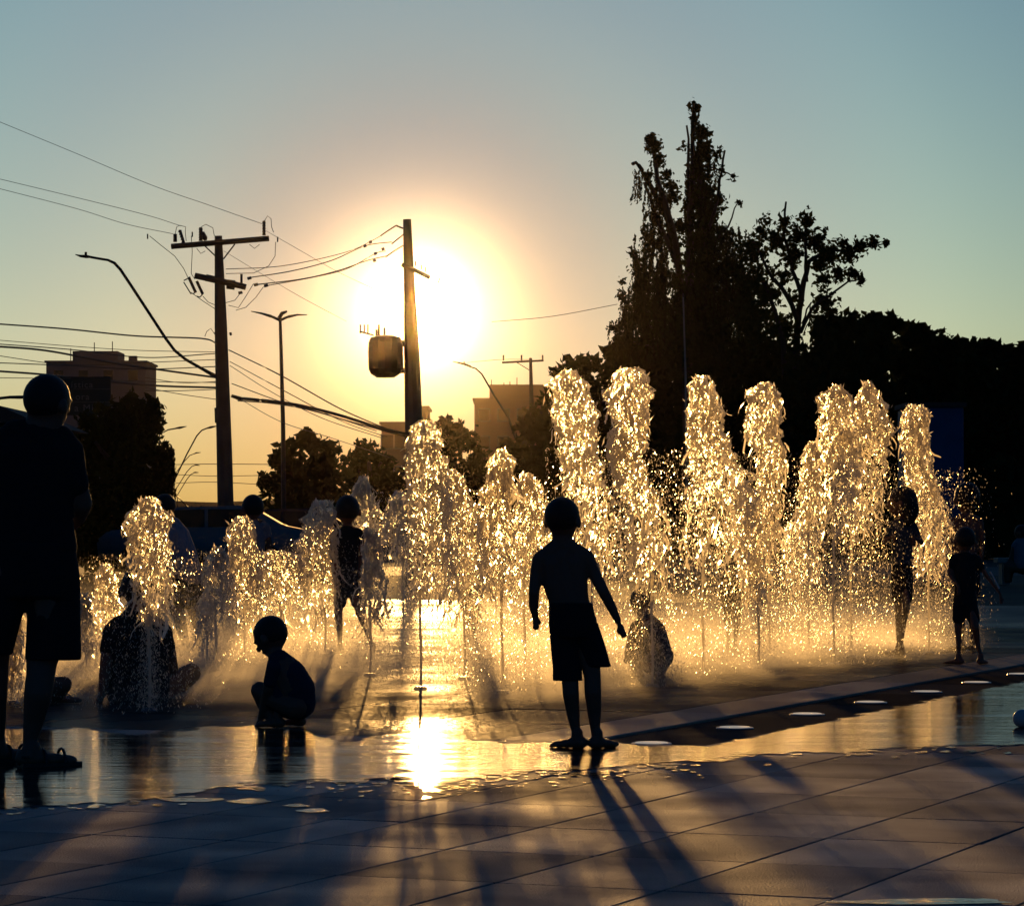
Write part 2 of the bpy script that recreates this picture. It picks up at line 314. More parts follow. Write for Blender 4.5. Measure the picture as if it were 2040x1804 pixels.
# ------------------------------------------------------------------ buildings, hill
M_bld = mat('render_wall', (0.17, 0.18, 0.19), 0.9, var=0.2, vscale=0.15)
M_bld2 = mat('pink_brick_wall', (0.30, 0.17, 0.12), 0.9, var=0.2, vscale=0.15)
M_win = mat('window_glass', (0.02, 0.025, 0.03), 0.15)
M_roof = mat('dark_roof', (0.06, 0.05, 0.045), 0.85)
def building(D, x0, x1, ytop, blocks, m, label, nf=5, nw=5, name='apartment_building', dep=12, wins=True):
    a = W(x0, ytop, D); b = W(x1, ytop, D); top = a.z
    r = root(name, (a.x + (b.x - a.x) / 2, D + dep / 2, 0), label, 'building')
    bm = bmesh.new(); box(bm, ((a.x + b.x) / 2, D + dep / 2, top / 2), (b.x - a.x, dep, top)); put('wall', bm, m, r)
    bm = bmesh.new(); box(bm, ((a.x + b.x) / 2, D + dep / 2, top + 0.12), (b.x - a.x + 0.4, dep + 0.4, 0.24)); put('parapet', bm, m, r)
    for (p0, p1, py) in blocks:
        c, d = W(p0, py, D + 1), W(p1, py, D + 1)
        bm = bmesh.new(); box(bm, ((c.x + d.x) / 2, D + 1 + dep * 0.4, (top + c.z) / 2 + 0.12), (d.x - c.x, dep * 0.6, c.z - top)); put('roof_block', bm, m, r)
    if wins:
        w = (b.x - a.x) / nw; fh = 3.0
        for j in range(nf):
            z = top - 1.6 - j * fh
            bm = bmesh.new(); box(bm, ((a.x + b.x) / 2, D - 0.06, z - 1.25), (b.x - a.x, 0.12, 0.22)); put('floor_band', bm, m, r)
            for i in range(nw):
                cx = a.x + w * (i + 0.5)
                bm = bmesh.new()
                for dx, dz, sx, sz in ((-.62, 0, .08, 1.3), (.62, 0, .08, 1.3), (0, .66, 1.32, .08), (0, -.68, 1.4, .12)): box(bm, (cx + dx, D - 0.05, z + dz), (sx, 0.14, sz))
                fo = put('window', bm, M_bld, r)
                bm = bmesh.new(); box(bm, (cx, D - 0.01, z), (1.16, 0.05, 1.22)); put('pane', bm, M_win, fo)
    return r
b1 = building(400, 92, 290, 722, [(142, 232, 700)], M_bld, 'grey apartment block with a rooftop block behind the green sign', 5, 4)
for x, y0, y1, in ((188, 701, 682), (224, 701, 680), (141, 722, 694)):
    bm = bmesh.new(); tube(bm, [W(x, y0, 402), W(x, y1, 402)], 0.06, 5); put('antenna', bm, M_roof, b1)
bm = bmesh.new(); box(bm, W(265, 717, 402), (1.0, 1, 1.0)); put('water_tank', bm, M_bld, b1)
b2 = building(350, 945, 1100, 797, [(975, 1100, 767)], M_bld2, 'brick coloured stepped apartment block behind the small utility pole', 4, 4)
for x, y0, y1, in ((979, 767, 756), (1004, 767, 762), (1030, 767, 752), (1016, 767, 760)):
    bm = bmesh.new(); tube(bm, [W(x, y0, 352), W(x, y1, 352)], 0.05, 5); put('antenna', bm, M_roof, b2)
building(300, 760, 810, 845, [], M_bld2, 'low brick coloured block behind the transformer pole', 3, 2)
building(330, 812, 851, 813, [], M_bld2, 'narrow tall block just beside the transformer pole', 3, 1)
# house roof at the far left
hr = root('house', (-9.5, 64, 0), 'house with a dark sloping roof behind the standing man', 'house')
bm = bmesh.new(); a = W(-300, 1040, 62); b = W(60, 1040, 62); box(bm, ((a.x + b.x) / 2, 65, 1.5), (b.x - a.x, 6, 3.0)); put('wall', bm, M_bld, hr)
bm = bmesh.new(); vs = [W(-300, 760, 61.5), W(0, 808, 61.5), W(75, 842, 61.5), W(-300, 842, 61.5)]
fr = [bm.verts.new(v) for v in vs]; bk = [bm.verts.new(v + Vector((0, 7.5, 0))) for v in vs]; bm.faces.new(fr); bm.faces.new(bk[::-1])
for k in range(4): bm.faces.new((fr[k], bk[k], bk[(k + 1) % 4], fr[(k + 1) % 4]))
put('roof', bm, M_roof, hr)
# blue kiosk
kb = root('kiosk', W(1870, 1100, 58) * 1.0, 'plain dark blue kiosk behind the jets', 'kiosk'); kb.location.z = 0; BASE[kb.name] = Vector(kb.location)
M_blue = mat('blue_panel', (0.01, 0.09, 0.22), 0.6, var=0.15, vscale=2)
a, b = W(1812, 810, 58), W(1920, 810, 58)
bm = bmesh.new(); box(bm, ((a.x + b.x) / 2, 58.9, a.z / 2), (b.x - a.x, 1.8, a.z), bev=0.03); put('wall', bm, M_blue, kb)
bm = bmesh.new(); box(bm, ((a.x + b.x) / 2, 58.9, a.z + 0.04), (b.x - a.x + 0.1, 1.9, 0.08)); put('roof', bm, M_roof, kb)
# hill
bm = bmesh.new(); n = 240; rows = []
for k in range(n + 1):
    x = -700 + 1400 * k / n
    h = 7.0 + 2.2 * noise.noise(Vector((x * 0.008, 0, 0))) + 1.0 * noise.noise(Vector((x * 0.05, 1, 0))) + 0.7 * noise.noise(Vector((x * 0.3, 3, 0))) - 0.002 * max(0, x + 120)
    rows.append([bm.verts.new((x, 690, -1)), bm.verts.new((x, 700, h)), bm.verts.new((x, 780, h * 0.8)), bm.verts.new((x, 880, -1))])
for a, b in zip(rows, rows[1:]):
    for k in range(3): bm.faces.new((a[k], b[k], b[k + 1], a[k + 1]))
tag(put('hill', bm, mat('wooded_hill', (0.05, 0.055, 0.03), 0.95, var=0.3, vscale=0.05), smooth=True), kind='structure')

# ------------------------------------------------------------------ trees
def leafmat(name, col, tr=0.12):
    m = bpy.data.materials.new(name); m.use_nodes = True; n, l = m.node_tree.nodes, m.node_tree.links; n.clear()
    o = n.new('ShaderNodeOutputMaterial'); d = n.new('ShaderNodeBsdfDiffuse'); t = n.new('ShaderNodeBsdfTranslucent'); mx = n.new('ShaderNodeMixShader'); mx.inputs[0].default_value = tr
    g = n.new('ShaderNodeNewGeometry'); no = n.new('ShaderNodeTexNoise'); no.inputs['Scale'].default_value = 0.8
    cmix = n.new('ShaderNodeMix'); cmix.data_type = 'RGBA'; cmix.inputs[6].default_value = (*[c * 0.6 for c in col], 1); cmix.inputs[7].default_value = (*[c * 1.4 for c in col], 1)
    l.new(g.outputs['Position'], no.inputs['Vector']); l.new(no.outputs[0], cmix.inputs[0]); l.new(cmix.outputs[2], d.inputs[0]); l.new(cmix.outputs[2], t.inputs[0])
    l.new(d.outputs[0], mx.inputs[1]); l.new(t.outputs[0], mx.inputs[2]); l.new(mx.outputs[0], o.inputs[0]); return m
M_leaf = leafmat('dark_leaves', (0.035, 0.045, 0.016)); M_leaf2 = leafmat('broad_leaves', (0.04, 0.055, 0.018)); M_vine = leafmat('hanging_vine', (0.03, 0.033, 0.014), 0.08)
M_bark = mat('bark', (0.035, 0.028, 0.022), 0.9, bump=0.8, bscale=20)
def blobs(spec, D, thick=0.8, leaf=0.16, cover=5.0, edge=0.22):
    pts = []; k = D / F
    for b in spec:
        x, y, r = b[:3]; dens = b[3] if len(b) > 3 else 1.0; ry = b[4] if len(b) > 4 else r
        c = W(x, y, D); n = int(cover * dens * math.pi * r * ry * k * k / (leaf * leaf * 0.55)) + 6
        v = rng.normal(size=(n, 3)); v /= np.linalg.norm(v, axis=1)[:, None]
        rad = rng.uniform(0, 1, n) ** 0.45 * (1 + edge * rng.normal(size=n) * 0.5)
        # lumpy: push along clumps
        lump = np.sin(v[:, 0] * 7 + x) * np.sin(v[:, 2] * 8 + y) * edge * 0.8
        rad = rad * (1 + lump)
        pts.append(np.array(c) + v * rad[:, None] * np.array([r * k, max(r, 20) * k * thick, ry * k]))
    return np.concatenate(pts)
def limb(bm, path, D, w0, w1, dj=0.6, seg=7):
    k = D / F; pts = [W(x, y, D + (random.uniform(-dj, dj) if i else 0)) for i, (x, y) in enumerate(path)]
    # resample
    out, rr = [], []; n = len(pts) - 1
    for i in range(n):
        for q in range(3):
            f = q / 3; out.append(pts[i].lerp(pts[i + 1], f) + Vector((random.gauss(0, 0.02), 0, random.gauss(0, 0.02)))); rr.append((w0 + (w1 - w0) * (i + f) / n) * k)
    out.append(pts[-1]); rr.append(w1 * k); tube(bm, out, rr, seg)
def strands(spec, D, leaf=0.07):
    P = []; k = D / F
    for (x0, x1, y0, y1, n, ln) in spec:
        for _ in range(n):
            x, y = random.uniform(x0, x1), random.uniform(y0, y1); L = random.uniform(0.3, 1) * ln
            c = W(x, y, D + random.uniform(-0.9, 0.9)); m = int(L * k / (leaf * 0.55)); cur = random.uniform(-0.12, 0.12)
            zz = np.arange(m) * leaf * 0.55
            P.append(np.stack([c.x + cur * zz + 0.05 * np.sin(zz * 3 + x), np.full(m, c.y), c.z - zz], 1) + rng.normal(size=(m, 3)) * 0.02)
    return np.concatenate(P)
def tree(name, D, spec, limbs, label, leaf=0.16, m=None, cover=5.0, group=None, edge=0.25, st=None, stleaf=0.07, base=None, thick=0.8):
    bx = W(base if base is not None else spec[0][0], 1040, D)
    r = root(name, (bx.x, D, 0), label, 'tree', group)
    bm = bmesh.new()
    for path, w0, w1 in limbs: limb(bm, path, D, w0, w1)
    put('trunk', bm, M_bark, r)
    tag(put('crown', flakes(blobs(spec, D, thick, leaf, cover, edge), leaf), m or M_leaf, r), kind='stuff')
    if st: tag(put('hanging_vines', flakes(strands(st, D, stleaf), stleaf, 1.2, 0.7), M_vine, r), kind='stuff')
    return r
def gy(D): return YH + F * H / D      # ground line in the frame at depth D
g = gy(120)
tree('vine_covered_tree', 120, [(1386, 214, 13, .8), (1382, 235, 7, .8), (1398, 266, 19), (1403, 300, 21), (1394, 340, 24), (1400, 385, 28), (1400, 430, 33), (1402, 480, 40), (1400, 530, 48), (1402, 590, 54), (1398, 650, 64), (1400, 700, 80),
     (1302, 292, 17), (1297, 278, 13), (1312, 320, 14), (1328, 350, 13, .7), (1342, 392, 18, .5), (1322, 400, 20, .3), (1355, 450, 20, .6), (1362, 292, 12, .2), (1430, 305, 14, .2), (1436, 340, 10, .3), (1434, 400, 16, .35), (1460, 352, 10, .15), (1335, 370, 18, .4), (1290, 350, 9, .4),
     (1300, 430, 20, .22), (1290, 480, 26, .28), (1275, 530, 24, .2), (1300, 560, 34, .35), (1268, 600, 30, .25), (1310, 620, 42, .55), (1340, 480, 22, .35), (1345, 560, 30, .5), (1445, 470, 24, .4), (1455, 540, 32, .5), (1475, 600, 38, .7), (1340, 680, 60), (1250, 640, 22, .2), (1262, 505, 12, .3), (1238, 588, 12, .3), (1222, 650, 16, .2), (1285, 455, 12, .3), (1472, 405, 8, .4), (1240, 560, 9, .3)],
     [([(1372, g), (1372, 700), (1374, 520), (1378, 380), (1382, 205)], 15, 3), ([(1400, g), (1398, 560), (1396, 380), (1396, 262)], 14, 5), ([(1368, 700), (1358, 560), (1338, 450), (1316, 380), (1302, 300)], 10, 4),
      ([(1350, 520), (1330, 440), (1306, 388), (1284, 345), (1266, 324), (1260, 326)], 7, 3), ([(1352, 540), (1322, 460), (1300, 410), (1283, 364)], 6, 2.5), ([(1402, 480), (1424, 420), (1436, 360), (1444, 300)], 5, 2), ([(1370, 420), (1374, 330), (1368, 250)], 4, 2), ([(1345, 620), (1300, 560), (1262, 505)], 3, 1), ([(1340, 680), (1280, 640), (1236, 590)], 3, 1), ([(1330, 700), (1260, 680), (1218, 650)], 3, .8), ([(1410, 500), (1450, 450), (1472, 400)], 3, 1), ([(1405, 330), (1452, 345), (1466, 362)], 2, 1)],
     'tall ragged tree draped in hanging vines rising above all the others', leaf=0.10, cover=3.6, base=1385, edge=0.45,
     st=[(1290, 1335, 350, 470, 42, 120), (1262, 1330, 470, 620, 110, 120), (1365, 1432, 290, 460, 60, 110), (1425, 1490, 450, 580, 80, 100), (1235, 1290, 560, 650, 60, 110), (1262, 1300, 322, 350, 10, 90), (1376, 1394, 215, 250, 14, 40), (1330, 1480, 560, 640, 120, 120), (1215, 1260, 640, 690, 30, 60)])
g = gy(118)
tree('spreading_tree', 118, [(1562, 440, 16, .5), (1525, 440, 16, .3), (1520, 465, 20, .5), (1545, 478, 24, .7), (1605, 438, 17, .8), (1590, 470, 26, .7), (1580, 505, 26, .7), (1625, 480, 24), (1650, 505, 24), (1632, 525, 20, .8), (1690, 505, 20), (1680, 485, 12, .7), (1712, 490, 15), (1742, 484, 12), (1764, 484, 6),
     (1700, 545, 15, .7), (1718, 560, 9, .7), (1670, 545, 20, .7), (1640, 560, 20, .5), (1560, 550, 24, .5), (1500, 500, 34, .8), (1500, 560, 40, .9), (1530, 590, 30, .6), (1640, 598, 22, .7), (1655, 625, 20, .7), (1580, 590, 16, .3), (1640, 650, 30), (1500, 640, 50), (1556, 660, 40, .7)],
     [([(1588, g), (1588, 700), (1592, 620), (1602, 560), (1612, 520), (1640, 500), (1700, 500), (1768, 484)], 9, 1.2), ([(1600, 600), (1580, 540), (1562, 470), (1566, 402)], 5, 2), ([(1606, 560), (1604, 480), (1606, 432)], 4, 1.5), ([(1590, 640), (1570, 590), (1530, 540), (1500, 480)], 6, 2),
      ([(1596, 660), (1620, 610), (1650, 590), (1690, 560), (1724, 556)], 4, 1.2), ([(1575, g), (1560, 680), (1540, 600), (1520, 560)], 7, 3), ([(1600, 645), (1615, 600), (1612, 640), (1600, 668)], 2, 1)],
     'flat spreading tree with open branches beside the vine covered tree', leaf=0.125, m=M_leaf2, cover=3.2, base=1588, edge=0.55)
dense_specs = [
    (124, [(1110, 738, 18, .35), (1130, 722, 14, .4), (1160, 728, 26, .7), (1185, 722, 14, .6), (1150, 770, 44), (1105, 800, 30, .7), (1130, 850, 60), (1180, 820, 60), (1120, 930, 70), (1180, 940, 80), (1150, 1010, 90)], 1150, 'rounded dark bushy tree behind the tall jet above the barefoot boy'),
    (125, [(1240, 702, 30), (1215, 700, 18, .6), (1280, 705, 40), (1250, 760, 60), (1320, 750, 70), (1260, 850, 80), (1340, 850, 90), (1300, 960, 100), (1230, 940, 80)], 1270, 'low dense dark tree at the foot of the vine covered tree'),
    (123, [(1430, 740, 60), (1500, 720, 60), (1560, 730, 50), (1450, 830, 90), (1540, 820, 90), (1420, 940, 100), (1520, 940, 100)], 1480, 'wide dark bushy tree below the spreading tree'),
    (116, [(1640, 672, 26), (1665, 650, 24), (1700, 655, 32), (1740, 645, 24), (1770, 642, 20), (1790, 650, 16), (1740, 690, 50), (1660, 710, 60), (1700, 760, 80), (1620, 780, 80), (1640, 880, 100), (1720, 880, 100), (1680, 980, 110)], 1700, 'domed dark tree with the highest crown right of the spreading tree'),
    (119, [(1812, 665, 22), (1840, 672, 26), (1860, 690, 34), (1890, 700, 30), (1820, 720, 60), (1880, 760, 70), (1800, 830, 100), (1890, 860, 100), (1840, 960, 120)], 1850, 'dark tree with a sloping crown behind the blue kiosk'),
    (117, [(1920, 690, 16, .8), (1950, 700, 26), (1980, 695, 20), (2010, 705, 22), (2040, 710, 30), (1960, 750, 60), (2040, 770, 70), (1950, 850, 90), (2040, 870, 100), (1990, 970, 120), (2090, 960, 120), (2100, 760, 80)], 2000, 'long low dark tree reaching the frame edge')]
for D, spec, bx, lb in dense_specs:
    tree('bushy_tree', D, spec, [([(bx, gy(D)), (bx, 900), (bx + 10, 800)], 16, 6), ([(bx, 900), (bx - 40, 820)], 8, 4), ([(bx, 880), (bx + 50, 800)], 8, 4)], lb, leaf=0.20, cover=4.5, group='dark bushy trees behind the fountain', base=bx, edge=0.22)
# hedge under the trees
def hedge(D, x0, x1, ytop, label, leaf=0.2, deps=1.0):
    k = D / F; a, b = W(x0, ytop, D), W(x1, ytop, D); n = int(4.5 * (b.x - a.x) * a.z / (leaf * leaf * .55))
    P = np.stack([rng.uniform(a.x, b.x, n), D + rng.uniform(-deps, deps, n), rng.uniform(0, 1, n) ** 0.8 * a.z], 1)
    P[:, 2] *= 1 + 0.09 * np.sin(P[:, 0] * 2.1) + 0.06 * np.sin(P[:, 0] * 5.3 + 1)
    r = root('hedge', ((a.x + b.x) / 2, D, 0), label, 'hedge')
    bm = bmesh.new(); box(bm, ((a.x + b.x) / 2, D, a.z * 0.42), (b.x - a.x, deps * 1.5, a.z * 0.84)); put('inner_growth', bm, M_leaf, r)
    tag(put('foliage', flakes(P, leaf), M_leaf, r), kind='stuff')
hedge(105, 1100, 1480, 960, 'dark hedge behind the tallest jets')
hedge(102, 1470, 2200, 930, 'long dark hedge running to the edge behind the kiosk')
hedge(98, -60, 240, 1000, 'low dark hedge behind the seated man')
hedge(160, 480, 1130, 1010, 'low dark hedge below the round trees in the middle')
hedge(210, 330, 520, 1022, 'low far hedge between the weeping tree and the concrete pole', leaf=0.3)
g = gy(72)
tree('weeping_tree', 72, [(262, 815, 34, .9), (300, 805, 18, .5), (225, 850, 44), (285, 860, 36), (190, 900, 55), (250, 920, 60), (298, 905, 26, .7), (318, 900, 12, .4), (332, 915, 9, .35), (312, 945, 20, .6), (336, 935, 8, .3), (200, 990, 70), (280, 990, 50), (175, 840, 24, .6), (240, 1060, 80), (180, 1080, 60), (300, 1050, 36)],
     [([(240, g), (240, 1000), (238, 900), (250, 820)], 14, 5), ([(240, 940), (280, 870), (300, 820)], 7, 3), ([(238, 940), (190, 880)], 7, 3)],
     'weeping tree with drooping leaf tips beside the standing man', leaf=0.10, cover=4.0, base=240, edge=0.3,
     st=[(285, 318, 796, 830, 50, 60), (290, 325, 800, 860, 30, 40), (310, 342, 880, 930, 80, 70), (270, 340, 930, 980, 70, 60), (200, 300, 800, 850, 60, 50)], stleaf=0.06)
mids = [
    (112, [(608, 868, 14, .8), (595, 880, 18), (625, 885, 24), (655, 892, 20, .8), (565, 900, 20), (545, 918, 14, .7), (580, 925, 36), (640, 930, 44), (525, 955, 16, .6), (550, 965, 34), (600, 980, 54), (660, 980, 44), (580, 1040, 60), (650, 1040, 50)], 600, 'round tree with a spiky crown behind the double street lamp'),
    (140, [(725, 890, 16, .8), (715, 910, 24), (745, 908, 22), (770, 925, 20), (700, 940, 26), (740, 960, 46), (780, 970, 30), (720, 1010, 50), (770, 1030, 50)], 735, 'round tree between the double lamp tree and the transformer pole'),
    (150, [(892, 843, 16, .8), (875, 856, 20), (912, 862, 24), (935, 880, 22), (890, 895, 36), (950, 915, 26), (900, 960, 56), (960, 985, 46), (930, 1020, 60), (850, 960, 40), (850, 1020, 50)], 905, 'round tree just right of the transformer pole'),
    (132, [(1062, 822, 18, .6), (1080, 800, 14, .4), (1050, 850, 26, .8), (1080, 860, 34), (1020, 890, 24, .8), (1000, 930, 34), (1050, 930, 50), (1010, 1000, 50), (1080, 1000, 60)], 1050, 'dark tree overlapping the stepped apartment block')]
for D, spec, bx, lb in mids:
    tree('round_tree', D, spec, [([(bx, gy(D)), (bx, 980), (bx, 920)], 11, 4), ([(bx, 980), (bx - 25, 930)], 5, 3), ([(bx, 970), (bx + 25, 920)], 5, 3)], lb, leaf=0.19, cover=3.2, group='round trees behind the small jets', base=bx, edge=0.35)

# ------------------------------------------------------------------ poles, lamps, wires
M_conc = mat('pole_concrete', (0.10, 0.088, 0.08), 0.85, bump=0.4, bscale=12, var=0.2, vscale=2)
M_wood = mat('crossarm_wood', (0.08, 0.055, 0.04), 0.85)
M_iron = mat('dark_steel', (0.05, 0.05, 0.05), 0.5, metal=0.6)
M_cer = mat('insulator_ceramic', (0.06, 0.04, 0.03), 0.35)
M_wire = mat('wire', (0.03, 0.028, 0.025), 0.6)
def part_tube(name, pts, D, wpx, m, r, seg=8):
    k = D / F; bm = bmesh.new()
    ws = wpx if isinstance(wpx, (list, tuple)) else [wpx] * len(pts)
    tube(bm, [W(p[0], p[1], D + (p[2] if len(p) > 2 else 0)) for p in pts], [w * k / 2 for w in ws], seg); return put(name, bm, m, r)
def insul(x, y, h, w, D, r, dx=0):
    bm = bmesh.new(); k = D / F
    for i in range(5):
        f = (i + .5) / 5; c = W(x + dx * f, y - h * f, D); bmesh.ops.create_cone(bm, cap_ends=True, segments=10, radius1=w * k / 2, radius2=w * k * 0.36, depth=h * k / 5, matrix=Matrix.Translation(c))
    return put('insulator', bm, M_cer, r)
# big concrete pole
D = 90; r = root('utility_pole', W(452, 1040, D) * Vector((1, 1, 0)) if False else (W(452, 1040, D).x, D, 0), 'big concrete utility pole with two crossarms and a long curved lamp arm', 'utility pole')
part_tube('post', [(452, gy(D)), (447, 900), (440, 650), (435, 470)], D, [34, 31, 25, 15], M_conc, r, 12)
part_tube('crossarm', [(341, 491, -.2), (536, 475, -.2)], D, 11, M_wood, r, 4)
part_tube('crossarm', [(388, 549, -.2), (440, 560, -.2), (490, 572, -.2)], D, 12, M_wood, r, 4)
for q in ([(408, 490), (431, 512)], [(468, 486), (445, 516)]): part_tube('brace', q, D, 3, M_iron, r, 5)
insul(349, 482, 16, 9, D, r); insul(366, 484, 26, 8, D, r, -8); insul(400, 480, 27, 9, D, r); insul(526, 469, 29, 8, D, r)
part_tube('surge_arrester', [(404, 462), (408, 474), (410, 479)], D, [6, 11, 6], M_cer, r)
for q in ([(376, 552), (390, 583)], [(392, 560), (404, 586)]): part_tube('fuse_switch', q, D, 6, M_cer, r)
for q in ([(366, 559), (372, 556), (378, 552)], [(366, 562), (380, 585), (388, 584)], [(392, 590), (398, 592), (404, 586)]): part_tube('fuse_bracket', q, D, 2.5, M_iron, r, 5)
part_tube('switch_box', [(410, 553), (428, 557)], D, 14, M_iron, r, 6); part_tube('switch_box', [(452, 566), (468, 568)], D, 19, M_iron, r, 6)
part_tube('pin', [(481, 570), (481, 546)], D, 5, M_iron, r)
for q in ((497, 554), (510, 567), (530, 569), (479, 583)): part_tube('clamp', [(q[0] - 4, q[1] + 1), (q[0] + 4, q[1] - 1)], D, 6, M_cer, r, 6)
for y in (664, 683, 700, 710, 720, 732, 760, 772, 781, 790): part_tube('spool', [(427 + (y - 660) * .06, y), (436, y)], D, 6, M_cer, r, 6)
part_tube('spool', [(459, 662), (460, 668)], D, 5, M_cer, r, 6)
part_tube('junction_box', [(431, 812), (432, 842)], D, 8, M_iron, r, 6)
part_tube('cable_splice', [(461, 788), (481, 795)], D, [6, 9], M_iron, r, 6)
part_tube('lamp_arm', [(438, 752), (425, 747), (400, 733), (370, 716), (348, 698), (330, 674), (300, 628), (262, 570), (240, 537), (228, 524), (215, 518), (196, 515), (180, 512)], D, [10, 8, 6, 6, 6, 6, 6, 6, 6, 6, 5, 5, 5], M_iron, r)
part_tube('lamp_head', [(182, 512), (172, 511), (160, 510), (150, 507)], D, [4, 7, 5, 1.5], M_iron, r); part_tube('photocell', [(171, 508), (171, 502)], D, 5, M_iron, r)
for q in ([(349, 466), (352, 452), (358, 449), (370, 452), (369, 462), (371, 480)], [(401, 452), (410, 447), (424, 454), (427, 470)], [(527, 440), (533, 430), (540, 436), (541, 452), (545, 463)], [(298, 470), (320, 488), (348, 510), (366, 535), (374, 552)],
          [(381, 470), (383, 500), (381, 545), (388, 556)], [(549, 482), (548, 510), (535, 530), (505, 544), (450, 545)], [(380, 582), (405, 600), (428, 615)], [(404, 590), (415, 602), (430, 608)], [(478, 585), (468, 598), (450, 603)], [(505, 565), (490, 590), (475, 613), (455, 608)], [(525, 571), (510, 592), (490, 612), (470, 618)],
          [(392, 495), (400, 505), (409, 500)], [(497, 487), (507, 495), (517, 487)], [(408, 670), (412, 660), (420, 654), (428, 666)]):
    part_tube('jumper', q, D, 1.3, M_wire, r, 4)
for q in ((294, 472), (383, 468), (553, 478)): part_tube('wire_clamp', [(q[0], q[1] - 6), (q[0], q[1] + 4)], D, 3, M_iron, r, 5)
# transformer pole
D = 95; r = root('utility_pole', (W(826, 1040, D).x, D, 0), 'concrete utility pole carrying a transformer in front of the sun', 'utility pole')
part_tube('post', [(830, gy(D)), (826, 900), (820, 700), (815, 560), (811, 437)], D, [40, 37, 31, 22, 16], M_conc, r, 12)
bm = bmesh.new(); k = D / F
prof = [(668, 16), (672, 30), (682, 34), (700, 35), (735, 34), (744, 30), (752, 18)]
c = [W(768, y, D - 0.3) for y, _ in prof]; tube(bm, c, [w * k for _, w in prof], 16); put('transformer', bm, M_iron, r)
part_tube('bracket', [(796, 684), (818, 684)], D, 14, M_iron, r, 4); part_tube('bracket', [(796, 738), (818, 737)], D, 11, M_iron, r, 4); part_tube('cooling_fin', [(800, 690), (800, 734)], D, 7, M_iron, r, 4)
for x, y, h in ((755, 668, 22), (766, 668, 16), (750, 670, 14)): insul(x, y, h, 6, D, r)
part_tube('side_arm', [(716, 660), (745, 668)], D, 4, M_iron, r, 5)
for x in (718, 726, 733): insul(x, 664, 18, 4, D, r)
part_tube('crossarm', [(800, 527, -.2), (826, 538, -.2), (857, 553, -.2)], D, 9, M_wood, r, 4)
for x, y in ((828, 530), (840, 537), (848, 542)): insul(x, y, 10, 3.5, D, r)
part_tube('bracket', [(803, 455), (789, 449)], D, 4, M_iron, r, 5)
for q in ([(789, 449), (772, 460), (758, 470)], [(805, 466), (790, 478), (780, 486)], [(803, 489), (785, 500), (768, 512)]): part_tube('strain_insulator', q, D, 3, M_cer, r, 5)
for q in ((738, 482), (763, 496), (727, 490), (748, 505), (746, 519)): part_tube('clamp', [(q[0] - 3, q[1] + 1), (q[0] + 3, q[1] - 1)], D, 6, M_cer, r, 6)
part_tube('fuse_switch', [(872, 566), (877, 552)], D, 3, M_cer, r, 5)
# double street lamp
D = 105; r = root('street_lamp', (W(566, 1040, D).x, D, 0), 'tall thin street lamp with two flat heads spread like wings', 'street lamp')
part_tube('post', [(566, gy(D)), (564, 850), (560, 700), (558, 634)], D, [11, 9, 7, 6], M_iron, r)
part_tube('arm', [(558, 638), (540, 630), (524, 625)], D, [6, 5, 3], M_iron, r); part_tube('arm', [(558, 638), (576, 630), (592, 627)], D, [6, 5, 3], M_iron, r)
part_tube('lamp_head', [(540, 630), (520, 624), (500, 620)], D, [6, 4, 1.5], M_iron, r, 6); part_tube('lamp_head', [(574, 631), (592, 627), (612, 627)], D, [6, 4, 1.5], M_iron, r, 6); part_tube('lamp_head', [(556, 634), (562, 624), (572, 620)], D, [8, 8, 4], M_iron, r, 6)
# small pole and lamp right of the sun
D = 170; r = root('utility_pole', (W(1061, 1040, D).x, D, 0), 'small distant utility pole with one short crossarm', 'utility pole')
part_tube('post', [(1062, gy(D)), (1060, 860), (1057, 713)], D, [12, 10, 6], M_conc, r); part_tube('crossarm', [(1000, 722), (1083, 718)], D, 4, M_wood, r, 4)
for x in (1003, 1039, 1081): insul(x, 718, 11, 4, D, r)
part_tube('brace', [(1030, 722), (1056, 738)], D, 1.6, M_iron, r, 4)
D = 140; r = root('street_lamp', (W(1030, 1040, D).x, D, 0), 'thin curved street lamp leaning left of the small utility pole', 'street lamp')
part_tube('post', [(1034, gy(D)), (1030, 880), (1012, 830), (985, 788), (960, 745), (948, 734), (935, 730)], D, [6, 5, 4, 4, 3.5, 3, 3], M_iron, r); part_tube('lamp_head', [(938, 730), (925, 725), (902, 720)], D, [4, 5, 1.5], M_iron, r, 6); part_tube('photocell', [(925, 725), (925, 720)], D, 3, M_iron, r, 5)
# distant lamps by the road
for lb, D, pts, hd in (('distant curved street lamp with the highest head left of the concrete pole', 150, [(318, 865), (335, 856), (352, 853)], [(350, 853), (358, 852), (372, 849)]), ('distant curved street lamp with a round photocell beside the concrete pole', 170, [(345, 962), (372, 905), (392, 868), (402, 857), (412, 853)], [(412, 853), (420, 851), (434, 848)]),
                       ('small distant street lamp below the curved one', 220, [(348, 945), (368, 918), (378, 907), (386, 904)], [(386, 904), (391, 902), (400, 901)]), ('smaller distant street lamp lower down the road', 260, [(350, 975), (372, 940), (382, 929), (390, 926)], [(388, 926), (391, 926), (398, 927)]),
                       ('faintest distant street lamp lowest down the road', 300, [(354, 985), (372, 955), (380, 945), (388, 941)], [(386, 941), (389, 941), (396, 941)])):
    r = root('street_lamp', (W(pts[0][0], 1040, D).x, D, 0), lb, 'street lamp', 'distant street lamps along the road')
    w = 3.0 if D < 200 else 1.8
    part_tube('post', [(pts[0][0] - 3, gy(D))] + pts, D, w, M_iron, r, 5); part_tube('lamp_head', hd, D, [w, w * 1.8, 1], M_iron, r, 5)
